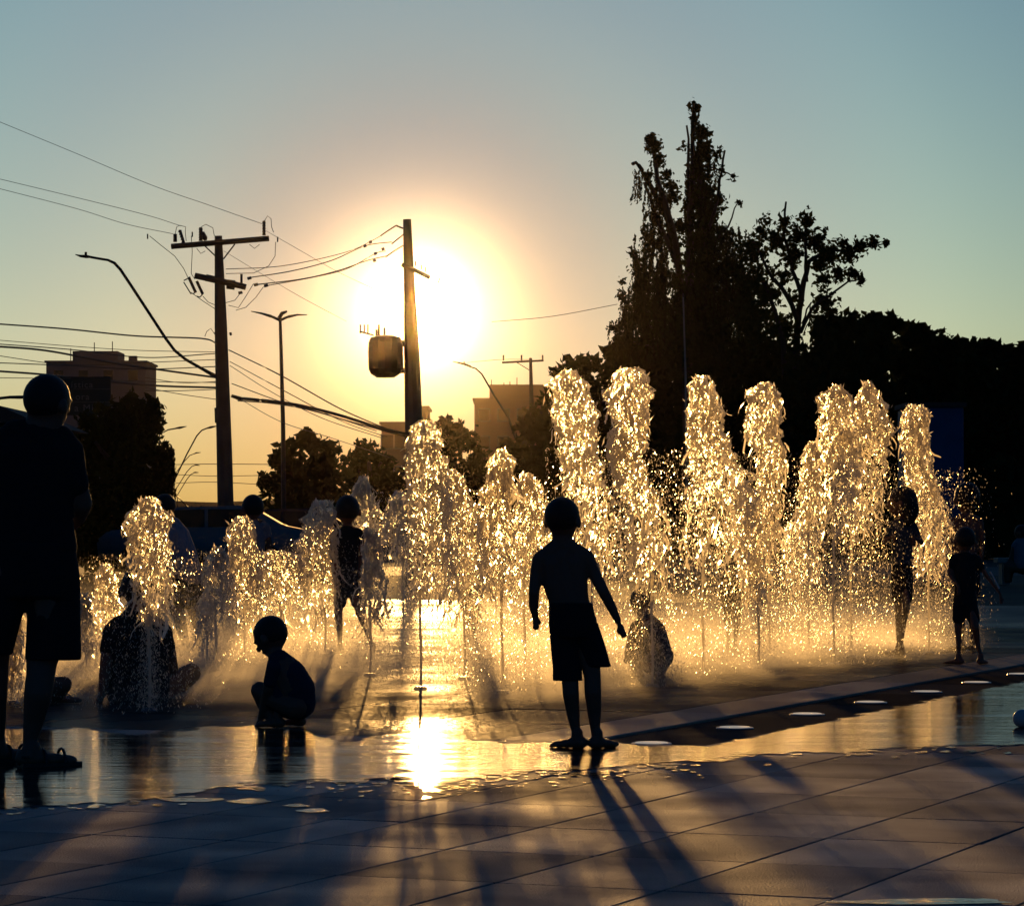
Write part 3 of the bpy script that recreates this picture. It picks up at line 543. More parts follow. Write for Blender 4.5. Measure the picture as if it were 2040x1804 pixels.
r = root('street_lamp', (W(-40, 1040, 66).x, 66, 0), 'street lamp arm entering behind the standing man\'s head', 'street lamp')
part_tube('post', [(-60, gy(66)), (-58, 900), (-40, 820), (0, 793), (20, 791)], 66, [9, 8, 7, 6, 6], M_iron, r); part_tube('lamp_head', [(18, 791), (40, 791), (62, 790)], 66, [6, 7, 5], M_iron, r, 6)
# thin mast in front of the vine tree
r = root('flagpole', (W(1364, 1040, 60).x, 60, 0), 'thin pale mast in front of the vine covered tree', 'mast')
part_tube('post', [(1370, gy(60)), (1366, 760), (1361, 590)], 60, [5, 4, 2.5], mat('galvanised', (0.25, 0.25, 0.25), 0.4, metal=0.5), r); part_tube('cap', [(1361, 592), (1361, 584)], 60, 3.2, M_iron, r, 6)

def wire(pts, D0, D1, w, label, group='overhead cables'):
    n = len(pts); P = []
    def cr(a, b, c, d, t): return 0.5 * ((2 * b) + (-a + c) * t + (2 * a - 5 * b + 4 * c - d) * t * t + (-a + 3 * b - 3 * c + d) * t ** 3)
    ds = [D0 + (D1 - D0) * i / (n - 1) for i in range(n)]
    q = [(p[0], p[1], d) for p, d in zip(pts, ds)]
    q = [tuple(2 * a - b for a, b in zip(q[0], q[1]))] + q + [tuple(2 * a - b for a, b in zip(q[-1], q[-2]))]
    for i in range(1, len(q) - 2):
        for t in range(8): P.append([cr(q[i - 1][k], q[i][k], q[i + 1][k], q[i + 2][k], t / 8) for k in range(3)])
    P.append(q[-2]); bm = bmesh.new()
    tube(bm, [W(x, y, d) for x, y, d in P], [w * d / F / 2 for x, y, d in P], 4)
    tag(put('power_line', bm, M_wire), label, 'cable', group)
for pts, D0, D1, w, lb in [
    ([(-20, 235), (150, 305), (300, 368), (420, 410), (522, 446)], 60, 90, 1.1, 'highest thin wire falling from the upper sky to the concrete pole'),
    ([(-20, 352), (150, 393), (290, 428), (360, 450)], 60, 90, 1.1, 'thin wire second from the top reaching the concrete pole'),
    ([(-20, 371), (150, 415), (250, 446), (345, 466)], 60, 90, 1.1, 'thin wire just below the second one reaching the left insulator'),
    ([(530, 460), (600, 500), (680, 545), (800, 600)], 90, 130, 1.0, 'faint wire falling from the crossarm end past the sun'),
    ([(446, 500), (520, 545), (600, 592), (690, 640)], 90, 130, 1.0, 'faint wire falling from the pole top behind the double lamp'),
    ([(-20, 644), (130, 655), (270, 669), (400, 674), (432, 684)], 70, 90, 3.0, 'single cable above the grey block at the left'),
    ([(450, 536), (560, 530), (680, 505), (740, 480), (790, 450)], 90, 95, 1.5, 'top span of wire between the two concrete poles'),
    ([(497, 553), (580, 540), (660, 519), (727, 490), (780, 482)], 90, 95, 2.0, 'middle span of wire between the two concrete poles'),
    ([(510, 567), (600, 556), (670, 540), (735, 518), (770, 510)], 90, 95, 2.2, 'lower span of wire between the two concrete poles'),
    ([(532, 569), (620, 553), (690, 536), (748, 505), (768, 500)], 90, 95, 1.8, 'lowest span of wire between the two concrete poles'),
    ([(-20, 676), (150, 690), (280, 698), (430, 701)], 70, 90, 1.3, 'thin cable crossing just above the grey block roof'),
    ([(-20, 684), (140, 696), (290, 712), (430, 704)], 70, 90, 2.0, 'pair cable touching the top of the grey block'),
    ([(-20, 689), (90, 698), (220, 722), (330, 738), (432, 752)], 70, 90, 4.0, 'thick black cable sagging across the grey block'),
    ([(-20, 706), (140, 727), (290, 722), (430, 716)], 70, 90, 1.5, 'thin cable crossing under the thick black one'),
    ([(-20, 722), (110, 727), (280, 735), (432, 730)], 70, 90, 2.0, 'cable crossing the upper wall of the grey block'),
    ([(-20, 738), (90, 746), (200, 758), (310, 768), (432, 772)], 70, 90, 4.0, 'thick black cable passing behind the man\'s head'),
    ([(-20, 752), (160, 755), (300, 760), (432, 762)], 70, 90, 1.4, 'thin cable passing behind the green sign'),
    ([(290, 752), (360, 762), (436, 760)], 84, 90, 1.4, 'short thin cable right of the grey block'),
    ([(290, 778), (360, 778), (436, 775)], 84, 90, 1.6, 'short thin cable lower right of the grey block'),
    ([(290, 772), (360, 785), (436, 796)], 84, 90, 1.4, 'short sloping cable near the weeping tree top'),
    ([(456, 697), (560, 748), (680, 815), (790, 862)], 90, 96, 2.6, 'uppermost long cable falling from the concrete pole behind the lamp'),
    ([(458, 720), (560, 775), (680, 838), (770, 870)], 90, 96, 1.8, 'second long cable falling from the concrete pole'),
    ([(458, 728), (540, 780), (640, 832), (760, 872)], 90, 96, 1.6, 'third long cable falling from the concrete pole'),
    ([(462, 764), (560, 800), (640, 822), (750, 858)], 90, 96, 2.0, 'cable sagging just above the thick bundle'),
    ([(474, 793), (530, 798), (600, 808), (680, 828), (760, 853), (826, 868)], 90, 95, 6.0, 'thick cable bundle sagging between the concrete poles'),
    ([(474, 798), (540, 803), (610, 815), (700, 840), (826, 875)], 90, 95, 2.5, 'thin cable hugging the underside of the thick bundle'),
    ([(470, 790), (560, 840), (660, 872), (780, 912)], 90, 100, 1.4, 'lowest cable falling behind the round trees'),
    ([(980, 641), (1100, 630), (1230, 606)], 110, 118, 1.2, 'faint wire right of the sun reaching the trees'),
    ([(930, 722), (1000, 716), (1057, 716)], 150, 170, 1.0, 'faint wire ending at the small utility pole'),
    ([(350, 925), (430, 924), (560, 925)], 220, 240, 1.4, 'distant horizontal wire highest behind the concrete pole'),
    ([(350, 945), (430, 948), (560, 946)], 220, 240, 1.2, 'distant horizontal wire second behind the concrete pole'),
    ([(350, 962), (430, 960), (540, 966)], 220, 240, 1.2, 'distant horizontal wire lowest behind the concrete pole'),
    ([(262, 940), (290, 965), (320, 968), (345, 945)], 80, 90, 3.0, 'upper sunlit cable loop in front of the weeping tree'),
    ([(270, 955), (300, 980), (330, 978), (348, 955)], 80, 90, 3.0, 'middle sunlit cable loop in front of the weeping tree'),
    ([(275, 968), (310, 992), (345, 985), (375, 1010)], 80, 90, 3.0, 'lowest sunlit cable loop in front of the weeping tree')]:
    wire(pts, D0, D1, w, lb)

# green sign
D = 76; r = root('road_sign', (W(160, 1040, D).x, D, 0), 'dark green direction sign with pale lettering behind the man\'s head', 'road sign')
a, b = W(70, 750, D), W(221, 827, D)
bm = bmesh.new(); box(bm, ((a.x + b.x) / 2, D, (a.z + b.z) / 2), (b.x - a.x, 0.05, a.z - b.z), bev=0.01); put('sign_board', bm, mat('sign_green', (0.008, 0.03, 0.025), 0.5), r)
part_tube('post', [(120, gy(D)), (120, 750)], D + 0.1, 6, M_iron, r); part_tube('post', [(190, gy(D)), (190, 750)], D + 0.1, 6, M_iron, r)
M_ltr = mat('sign_lettering', (0.13, 0.15, 0.15), 0.5)
for tx, x, y, s in (('ística', 141, 772, .19), ('ora', 150, 796, .19), ('a Militar', 148, 819, .205)):
    cu = bpy.data.curves.new('lettering', 'FONT'); cu.body = tx; cu.size = s * 1.15; cu.extrude = 0.004; cu.space_character = 1.15
    o = bpy.data.objects.new('tmp', cu); C.objects.link(o); dg = bpy.context.evaluated_depsgraph_get(); me = bpy.data.meshes.new_from_object(o.evaluated_get(dg)); bpy.data.objects.remove(o)
    me.transform(Matrix.Translation(W(x, y, D - 0.035)) @ Matrix.Rotation(math.pi / 2, 4, 'X')); me.materials.clear(); tag(put('lettering', me, M_ltr, r), kind='stuff')
for y in (775, 801):
    bm = bmesh.new(); a = W(146, y, D - .03); b = W(219, y, D - .03); box(bm, (a + b) / 2, (b.x - a.x, .01, .008)); put('divider', bm, M_ltr, r)

# car
def car(x0, x1, D, label, col):
    k = D / F; c = W((x0 + x1) / 2, 1040, D); L = 4.3; r = root('parked_car', (c.x, D, 0), label, 'car')
    prof = [(-2.1, .35), (-2.15, .75), (-1.9, .95), (-1.2, 1.0), (-.7, 1.42), (.9, 1.46), (1.6, 1.05), (2.1, .95), (2.15, .4)]
    bm = bmesh.new(); A = [bm.verts.new((c.x + x, D - .8, z)) for x, z in prof]; B = [bm.verts.new((c.x + x, D + .8, z)) for x, z in prof]
    bm.faces.new(A); bm.faces.new(B[::-1])
    for i in range(len(prof)): bm.faces.new((A[i], B[i], B[(i + 1) % len(prof)], A[(i + 1) % len(prof)]))
    bmesh.ops.recalc_face_normals(bm, faces=bm.faces[:]); bmesh.ops.bevel(bm, geom=bm.edges[:], offset=.05, segments=2, affect='EDGES'); put('body', bm, mat(col[0], col[1], .75, spec=.1), r, True)
    for q in ([(-1.05, 1.02), (-.62, 1.36), (.05, 1.38), (.05, 1.02)], [(.12, 1.02), (.12, 1.38), (.85, 1.38), (1.4, 1.04)]):
        bm = bmesh.new(); A = [bm.verts.new((c.x + x, D - .815, z)) for x, z in q]; B = [bm.verts.new((c.x + x, D - .80, z)) for x, z in q]; bm.faces.new(A); bm.faces.new(B[::-1])
        for i in range(4): bm.faces.new((A[i], B[i], B[(i + 1) % 4], A[(i + 1) % 4]))
        put('side_window', bm, M_win, r)
    for x in (-1.35, 1.3):
        for yy in (-.72, .72):
            bm = bmesh.new(); bmesh.ops.create_cone(bm, cap_ends=True, segments=20, radius1=.33, radius2=.33, depth=.2, matrix=Matrix.Translation((c.x + x, D + yy * 1.05, .33)) @ Matrix.Rotation(math.pi / 2, 4, 'X')); wo = put('wheel', bm, mat('rubber', (.015, .015, .015), .8), r)
            bm = bmesh.new(); bmesh.ops.create_cone(bm, cap_ends=True, segments=14, radius1=.2, radius2=.2, depth=.22, matrix=Matrix.Translation((c.x + x, D + yy * 1.05, .33)) @ Matrix.Rotation(math.pi / 2, 4, 'X')); put('rim', bm, M_steel, wo)
car(340, 480, 66, 'pale parked car half hidden behind the small jets', ('car_pale', (.25, .25, .26)))
car(480, 640, 78, 'dark parked car behind the jets below the round tree', ('car_dark', (.05, .05, .06)))

# ------------------------------------------------------------------ people
M_skin = mat('skin', (0.16, 0.085, 0.055), 0.55, spec=0.4); M_skin2 = mat('skin_dark', (0.20, 0.10, 0.065), 0.55, spec=0.4)
M_hair = mat('dark_hair', (0.012, 0.009, 0.008), 0.5, bump=0.6, bscale=150)
def cloth(n, c): return mat(n, c, 0.85, bump=0.5, bscale=22, var=0.12, vscale=9)
M_blk = cloth('black_cloth', (0.012, 0.013, 0.016)); M_navy = cloth('navy_cloth', (0.012, 0.028, 0.06)); M_grey = cloth('grey_cloth', (0.36, 0.38, 0.42)); M_pale = cloth('pale_grey_cloth', (0.28, 0.29, 0.32)); M_print = cloth('grey_print_cloth', (0.07, 0.08, 0.09))
class Fig:
    """one figure: joints given as (x, y, half-width, depth offset in metres); every list becomes one smooth continuous surface"""
    def __init__(s, D, label, x0, group=None, name='person'):
        s.D = D; s.k = D / F; s.root = root(name, (W(x0, 1040, D).x, D, 0), label, 'person', group)
    def P(s, x, y, d=0.0): return W(x, y, s.D + d) if d == 0 else W(x, y, s.D) + Vector((0, d, 0))
    def build(s, name, segs, m, voxel, flat=0.8, extra=None, smooth=6, grow=0.0):
        bm = bmesh.new()
        for sg in segs:
            fl = flat
            flatends = sg[0] == 'T'
            if flatends: sg = sg[1:]
            pts = [(s.P(j[0], j[1], j[3] if len(j) > 3 else 0), j[2] * s.k + grow) for j in sg]
            if flatends:
                rings = [[bm.verts.new(q + Vector((math.cos(a) * rr, math.sin(a) * rr * fl, 0))) for a in [k * math.pi / 12 for k in range(24)]] for q, rr in pts]
                for r0, r1 in zip(rings, rings[1:]):
                    for k in range(24): bm.faces.new((r0[k], r1[k], r1[(k + 1) % 24], r0[(k + 1) % 24]))
                bm.faces.new(rings[0]); bm.faces.new(rings[-1][::-1]); continue
            for (a, ra), (b, rb) in zip(pts, pts[1:]):
                n = max(2, int((b - a).length / (min(ra, rb) * 0.35)) + 1)
                for i in range(n + 1):
                    f = i / n; ball(bm, a.lerp(b, f), ra + (rb - ra) * f, 2, (1, fl, 1))
        if extra: extra(bm)
        me = bpy.data.meshes.new(name); bm.to_mesh(me); bm.free()
        o = bpy.data.objects.new('tmp', me); C.objects.link(o)
        md = o.modifiers.new('r', 'REMESH'); md.mode = 'VOXEL'; md.voxel_size = voxel; md.use_smooth_shade = True
        ms = o.modifiers.new('s', 'SMOOTH'); ms.iterations = smooth; ms.factor = 0.5
        dg = bpy.context.evaluated_depsgraph_get(); me2 = bpy.data.meshes.new_from_object(o.evaluated_get(dg)); bpy.data.objects.remove(o)
        me2.materials.clear(); return put(name, me2, m, s.root, True)
    def head(s, x, y, r, yaw, d=0.0, tilt=0.0):
        """adds skull, jaw, nose, ears to a bmesh; yaw 0 looks away from the camera (+Y), 90 looks to the left of the frame"""
        c = s.P(x, y, d); rm = r * s.k; Rz = Matrix.Rotation(R(yaw), 3, 'Z') @ Matrix.Rotation(R(-tilt), 3, 'X')
        def f(bm):
            def e(off, rad, sc, sub=2): ball(bm, c + Rz @ (Vector(off) * rm), rm * rad, sub, sc, Rz)
            e((0, -.05, .12), 1.0, (1.0, 1.16, 1.1), 3); e((0, .42, -.55), .62, (.95, .9, 1.05)); e((0, .1, -.3), .85, (.95, 1.05, 1.0)); e((0, .62, -.98), .28, (1.1, .8, .8))
            e((0, 1.22, -.28), .17, (.8, 1.1, 1.3)); e((0, 1.1, -.08), .12, (.7, 1, 1.6)); e((0, .95, -.68), .17, (1.5, .7, .6)); e((0, 1.02, .12), .3, (2.0, .5, .5))
            e((-1.08, -.02, -.22), .31, (.45, .75, 1.15)); e((1.08, -.02, -.22), .31, (.45, .75, 1.15))
        def hair(bm):
            def e(off, rad, sc, sub=3): ball(bm, c + Rz @ (Vector(off) * rm), rm * rad, sub, sc, Rz)
            e((0, -.1, .2), 1.04, (1.0, 1.12, 1.1)); e((0, -.52, -.12), .72, (1.1, .85, .8)); e((0, .4, .62), .64, (1.15, .9, .7)); e((.12, -.1, 1.0), .42, (1.3, 1.4, .5))
        return f, hair
    def hand(s, x, y, r, ang, d=0.0, curl=0.7, side=1, facing=0):
        """palm and five fingers; ang: direction the hand points in the frame (degrees, 0 = down)"""
        c = s.P(x, y, d); k = r * s.k; dn = Vector((math.sin(R(ang)), 0, -math.cos(R(ang)))); sd = Vector((math.cos(R(ang)), 0.25 * facing, math.sin(R(ang)))).normalized() * side; fw = Vector((0, 1, 0))
        def f(bm):
            for i in range(5): ball(bm, c + dn * k * (i * .38 - .2), k * .62, 2, (1.0, .55, 1.0))
            for i, L in enumerate((.95, 1.1, 1.0, .78)):
                o = c + dn * k * 1.15 + sd * k * (.48 - .33 * i); p = [o]
                p.append(p[-1] + (dn * math.cos(curl * .4) + fw * math.sin(curl * .4)) * k * L * .45); p.append(p[-1] + (dn * math.cos(curl * 1.2) + fw * math.sin(curl * 1.2)) * k * L * .35); p.append(p[-1] + (dn * math.cos(curl * 2.1) + fw * math.sin(curl * 2.1)) * k * L * .28)
                tube(bm, p, [k * .19, k * .175, k * .16, k * .13], 7)
            o = c + sd * k * .5 - dn * k * .05; p = [o, o + (sd * .5 + dn * .5 + fw * .2) * k * .55, o + (sd * .45 + dn * 1.05 + fw * .4) * k * .85]
            tube(bm, p, [k * .24, k * .2, k * .16], 7)
        return f
    def foot(s, x, y, L, w, ang, d=0.0):
        """foot from the ankle at (x, y); L, w in metres; ang 0 points away, 90 to the left of the frame, -90 to the right"""
        c = s.P(x, y, d); c.z = 0; Rz = Matrix.Rotation(R(ang), 3, 'Z')
        def f(bm):
            for o, r, sc in (((0, -.12 * L, w * .45), w * .5, (.9, 1, .9)), ((0, .12 * L, w * .42), w * .46, (1, 1.3, .85)), ((0, .36 * L, w * .34), w * .5, (1.02, 1.3, .62)), ((0, .6 * L, w * .28), w * .52, (1.0, 1.1, .5))):
                ball(bm, c + Rz @ Vector(o), r, 2, sc, Rz)
            for i in range(5):
                ball(bm, c + Rz @ Vector(((-.4 + .2 * i) * w, (.76 - .03 * i * i * .35) * L, w * .17)), w * (.17 if i == 0 else .12), 2, (1, 1.5, .9), Rz)
            for i in range(5): ball(bm, c + Rz @ Vector((0, 0, w * .4 + i * .012)), w * .42, 2, (1, 1, 1), Rz)
        return f
def chain(*fs):
    def f(bm):
        for q in fs: q(bm)
    return f
def nearest_hand(x): return x

# the barefoot boy in the middle
D = depth(1491); b = Fig(D, 'barefoot shirtless boy in dark shorts standing with his back turned in the middle', 1160)
hf, hh = b.head(1121, 1034, 33.5, -28)
b.build('body', [
    [(1120, 1062, 22), (1120, 1100, 21)], [(1119, 1086, 22), (1090, 1104, 17), (1076, 1112, 15)], [(1121, 1086, 22), (1150, 1101, 18), (1168, 1108, 15)],
    [(1102, 1124, 27), (1106, 1160, 26), (1115, 1195, 23), (1118, 1230, 25)], [(1143, 1122, 27), (1146, 1158, 26), (1150, 1195, 24), (1158, 1232, 26)], [(1122, 1110, 26), (1126, 1160, 28), (1134, 1225, 28)],
    [(1074, 1115, 15), (1068, 1145, 13.5), (1064, 1180, 11.5, -.02), (1063, 1205, 10.5, .0), (1066, 1226, 7.5, .02)],
    [(1170, 1112, 15.5), (1184, 1142, 13.5), (1202, 1178, 12, -.02), (1218, 1208, 10.5), (1231, 1236, 7.5, .02)],
    [(1124, 1240, 27), (1130, 1300, 23), (1135, 1345, 18, -.01), (1137, 1380, 17.5, -.02), (1142, 1420, 14), (1147, 1455, 9.5), (1149, 1472, 9.5)],
    [(1164, 1240, 27), (1172, 1300, 23), (1180, 1345, 18, -.01), (1181, 1378, 18, -.02), (1184, 1420, 14.5), (1186, 1455, 10), (1188, 1472, 9.5)]],
    M_skin2, 0.006, 0.72, chain(hf, b.hand(1067, 1234, 11.5, 4, .02, 1.3, 1), b.hand(1237, 1250, 11.5, 22, .02, .9, -1), b.foot(1150, 1480, .165, .072, 62, 0), b.foot(1190, 1480, .165, .07, -48, 0)), smooth=5)
b.build('hair', [], M_hair, 0.006, 1, hh)
b.build('shorts', [['T', (1137, 1200, 43), (1139, 1222, 46), (1142, 1250, 48), (1143, 1268, 42)], ['T', (1120, 1240, 27), (1125, 1290, 28), (1130, 1330, 29), (1131, 1355, 30)], ['T', (1163, 1240, 28), (1177, 1285, 29), (1190, 1328, 28)]], M_blk, 0.006, 0.72, smooth=1)
# the standing man
D = depth(1528); b = Fig(D, 'tall man in t-shirt, dark shorts and sandals standing at the frame edge, back turned', 70)
hf, hh = b.head(96, 802, 43, -38)
b.build('body', [
    [(92, 826, 39), (84, 858, 40)], [(82, 862, 30), (122, 880, 26), (140, 900, 25)], [(80, 862, 30), (25, 880, 30), (5, 900, 28)], [(110, 930, 45), (105, 1060, 42), (105, 1150, 46)], [(45, 920, 46), (45, 1060, 44), (45, 1150, 46)], [(78, 910, 50), (75, 1140, 52)],
    [(142, 905, 25), (150, 955, 23), (163, 1003, 21, .02), (150, 1030, 16, .12), (128, 1050, 13, .2)], [(2, 918, 26), (-8, 970, 22), (-14, 1030, 19), (-5, 1090, 14, .1)],
    [(105, 1160, 48), (100, 1240, 42), (84, 1320, 31), (78, 1380, 30, -.03), (68, 1430, 23), (58, 1480, 14), (57, 1505, 14)],
    [(18, 1150, 46), (-8, 1230, 38), (-12, 1320, 25, .1), (-14, 1380, 22, .12), (-17, 1440, 17, .2), (-20, 1480, 13, .25)]],
    M_skin2, 0.009, 0.8, chain(hf, b.hand(122, 1054, 17, -70, .22, 1.2, 1), b.hand(-3, 1108, 17, 10, .1, 1.0, -1), b.foot(64, 1520, .27, .1, -62, 0), b.foot(-22, 1500, .26, .1, -50, .25)), smooth=5)
b.build('hair', [], M_hair, 0.009, 1, hh, smooth=2)
b.build('t_shirt', [[(80, 858, 36), (80, 880, 50)], [(92, 856, 22), (122, 872, 26), (140, 896, 26)], [(70, 854, 24), (30, 862, 28), (4, 888, 30)], [(108, 915, 52), (104, 1040, 44), (106, 1090, 50)], [(42, 910, 54), (40, 1040, 48), (42, 1090, 52)], [(78, 910, 58), (75, 1100, 58)], [(142, 898, 27), (147, 940, 27), (152, 966, 27)], [(2, 892, 30), (-6, 965, 28)]], M_blk, 0.010, 0.82, smooth=4)
b.build('shorts', [['T', (72, 1080, 78), (74, 1150, 86), (76, 1190, 80)], ['T', (108, 1150, 52), (107, 1240, 54), (106, 1314, 57)], ['T', (14, 1150, 60), (-10, 1230, 54), (-28, 1305, 50, .05)]], M_blk, 0.010, 0.62, smooth=2)
for (fx, fy, ang, dd) in ((64, 1520, -62, 0), (-22, 1500, -50, .25)):
    c = b.P(fx, fy, dd); c.z = 0; Rz = Matrix.Rotation(R(ang), 3, 'Z')
    bm = bmesh.new(); pr = [(-.05, -.06), (.05, -.06), (.055, .05), (.062, .16), (.045, .225), (0, .24), (-.05, .21), (-.06, .14), (-.05, .04)]
    lo_ = [bm.verts.new(c + Rz @ Vector((x, y, .002))) for x, y in pr]; hi_ = [bm.verts.new(c + Rz @ Vector((x, y, .022))) for x, y in pr]; bm.faces.new(lo_[::-1]); bm.faces.new(hi_)
    for i in range(len(pr)): bm.faces.new((lo_[i], lo_[(i + 1) % len(pr)], hi_[(i + 1) % len(pr)], hi_[i]))
    sd = put('sandal', bm, M_iron, b.root)
    bm = bmesh.new()
    for y0 in (.05, .14): tube(bm, [c + Rz @ Vector((.055 * math.cos(a), y0, .02 + .062 * math.sin(a))) for a in [k * math.pi / 8 for k in range(9)]], .007, 6)
    tube(bm, [c + Rz @ Vector((.05 * math.cos(a), -.03 - .035 * math.sin(a), .05)) for a in [k * math.pi / 8 for k in range(9)]], .006, 6)
    put('strap', bm, M_iron, sd)
# crouching boy
D = depth(1449); b = Fig(D, 'small boy in a blue shirt crouching at the edge of the puddle', 560)
hf, hh = b.head(538, 1268, 31, 62, .05, 30)
b.build('body', [
    [(543, 1292, 16, .03), (555, 1318, 18)], [(565, 1335, 34), (585, 1370, 38), (592, 1400, 34)], [(552, 1325, 22), (545, 1360, 20, .02)],
    [(548, 1330, 15, -.06), (536, 1370, 12, -.04), (526, 1405, 9.5, .02), (518, 1432, 7, .06)], [(560, 1330, 15, .1), (540, 1372, 12, .2), (528, 1402, 9, .22)],
    [(590, 1405, 26, -.05), (550, 1392, 22, .0), (516, 1376, 19, .06), (524, 1400, 16, .06), (540, 1432, 11, .04), (546, 1440, 10, .02)],
    [(592, 1408, 26, .08), (575, 1400, 22, .16), (560, 1392, 18, .2), (578, 1415, 14, .16), (588, 1435, 10, .12)]],
    M_skin2, 0.006, 0.95, chain(hf, b.hand(515, 1436, 9, -20, .08, .4, 1), b.foot(553, 1444, .15, .062, 70, 0.0), b.foot(592, 1444, .15, .062, 60, .12)))
b.build('hair', [], M_hair, 0.006, 1, hh)
b.build('shirt', [[(556, 1314, 22), (578, 1345, 34), (592, 1375, 38), (596, 1398, 35)], [(552, 1318, 20), (552, 1350, 24), (566, 1385, 28)], [(548, 1330, 17, -.06), (540, 1356, 15, -.05)], [(560, 1326, 17, .1), (548, 1352, 15, .14)]], M_navy, 0.007, 1.0)
b.build('shorts', [[(596, 1402, 32), (575, 1405, 27), (545, 1392, 23, .02)], [(594, 1406, 28, .1), (570, 1400, 24, .16)]], M_blk, 0.007, 1.0)
# seated man seen from behind
D = depth(1398); b = Fig(D, 'man in a dark wet t-shirt sitting on the fountain floor behind a small jet', 270)
hf, hh = b.head(276, 1172, 34, 10)
b.build('body', [
    [(275, 1200, 20), (272, 1230, 22)], [(272, 1234, 26), (240, 1248, 22), (226, 1256, 19)], [(272, 1234, 26), (304, 1248, 22), (322, 1256, 19)], [(255, 1270, 36), (255, 1330, 36), (262, 1380, 38)], [(292, 1270, 36), (292, 1330, 36), (290, 1380, 38)],
    [(226, 1258, 19), (218, 1300, 16, -.05), (212, 1345, 13, -.08), (208, 1380, 9, -.1)], [(322, 1258, 19), (332, 1300, 16, .1), (336, 1340, 12, .25)],
    [(300, 1380, 30, .05), (340, 1362, 24, .3), (368, 1346, 21, .4), (345, 1372, 17, .5), (310, 1385, 14, .55)], [(250, 1382, 30, .05), (215, 1368, 22, .5), (240, 1385, 16, .7)]],
    M_skin2, 0.009, 0.85, chain(hf, b.hand(205, 1386, 11, -30, -.12, .3, 1)))
b.build('hair', [], M_hair, 0.009, 1, hh)
b.build('t_shirt', [[(272, 1236, 34), (268, 1260, 44)], [(272, 1238, 25), (238, 1250, 25), (226, 1262, 24)], [(272, 1238, 25), (306, 1250, 25), (322, 1262, 24)], [(250, 1275, 40), (248, 1340, 40), (252, 1375, 42)], [(296, 1275, 40), (300, 1340, 40), (298, 1375, 42)], [(272, 1270, 46), (272, 1380, 46)], [(226, 1262, 23), (220, 1292, 21, -.04)], [(322, 1262, 23), (328, 1292, 21, .06)]], M_blk, 0.010, 0.85)
# legs of a person sitting behind the standing man
D = depth(1402); b = Fig(D, 'person sitting with one knee raised, mostly hidden behind the standing man', 60)
hf, hh = b.head(84, 1214, 24, -20)
b.build('body', [[(82, 1232, 13), (80, 1252, 15)], [(80, 1256, 18), (66, 1264, 13)], [(80, 1256, 18), (96, 1264, 13)], [(78, 1280, 24), (76, 1340, 24), (76, 1378, 24)], [(97, 1266, 11), (99, 1300, 9), (100, 1330, 8, -.1)], [(64, 1266, 11), (60, 1320, 9), (60, 1370, 7)],
    [(74, 1382, 20), (104, 1368, 21, -.1), (134, 1360, 17, -.15), (122, 1380, 14, -.1), (106, 1396, 11)], [(74, 1386, 19, .1), (100, 1390, 16, .2), (122, 1396, 11, .3)]],
    M_skin2, 0.009, 0.85, chain(hf, b.foot(108, 1402, .22, .08, -70), b.hand(101, 1342, 8, 60, -.12)))
b.build('hair', [], M_hair, 0.009, 1, hh); b.build('t_shirt', [[(80, 1256, 20), (78, 1300, 27), (77, 1372, 26)], [(66, 1266, 14), (95, 1266, 14)]], M_blk, 0.011, 0.85)
# bending figure in grey
D = depth(1296); b = Fig(D, 'person in a grey top bending forward behind the left jets', 360)
hf, hh = b.head(328, 1010, 20, 70, 0, 25)
b.build('body', [[(334, 1026, 12), (342, 1044, 13)], [(346, 1058, 24), (362, 1100, 25), (370, 1140, 26), (366, 1165, 26)], [(340, 1060, 13, -.1), (338, 1110, 10, -.12), (345, 1150, 8, -.12), (338, 1180, 6, -.1)], [(352, 1060, 13, .15), (345, 1110, 10, .2), (335, 1150, 7, .25)],
    [(362, 1165, 20), (352, 1210, 16), (362, 1250, 12), (370, 1280, 8)], [(375, 1165, 20, .1), (385, 1215, 15, .1), (394, 1255, 10, .05), (398, 1282, 7, .05)]], M_skin2, 0.011, 0.85, chain(hf, b.hand(337, 1186, 8, 0, -.1), b.foot(371, 1292, .2, .08, 70), b.foot(399, 1292, .2, .08, 60, .05)))
b.build('hair', [], M_hair, 0.011, 1, hh); b.build('jacket', [[(344, 1046, 18), (352, 1070, 28), (366, 1110, 29), (374, 1145, 30)], [(340, 1062, 16, -.1), (339, 1108, 13, -.12), (345, 1140, 11, -.12)], [(352, 1062, 16, .15), (346, 1105, 13, .2)]], M_grey, 0.012, 0.9); b.build('shorts', [[(368, 1160, 28), (358, 1195, 21)], [(378, 1160, 26, .1), (384, 1205, 19, .1)]], M_blk, 0.012, 0.9)
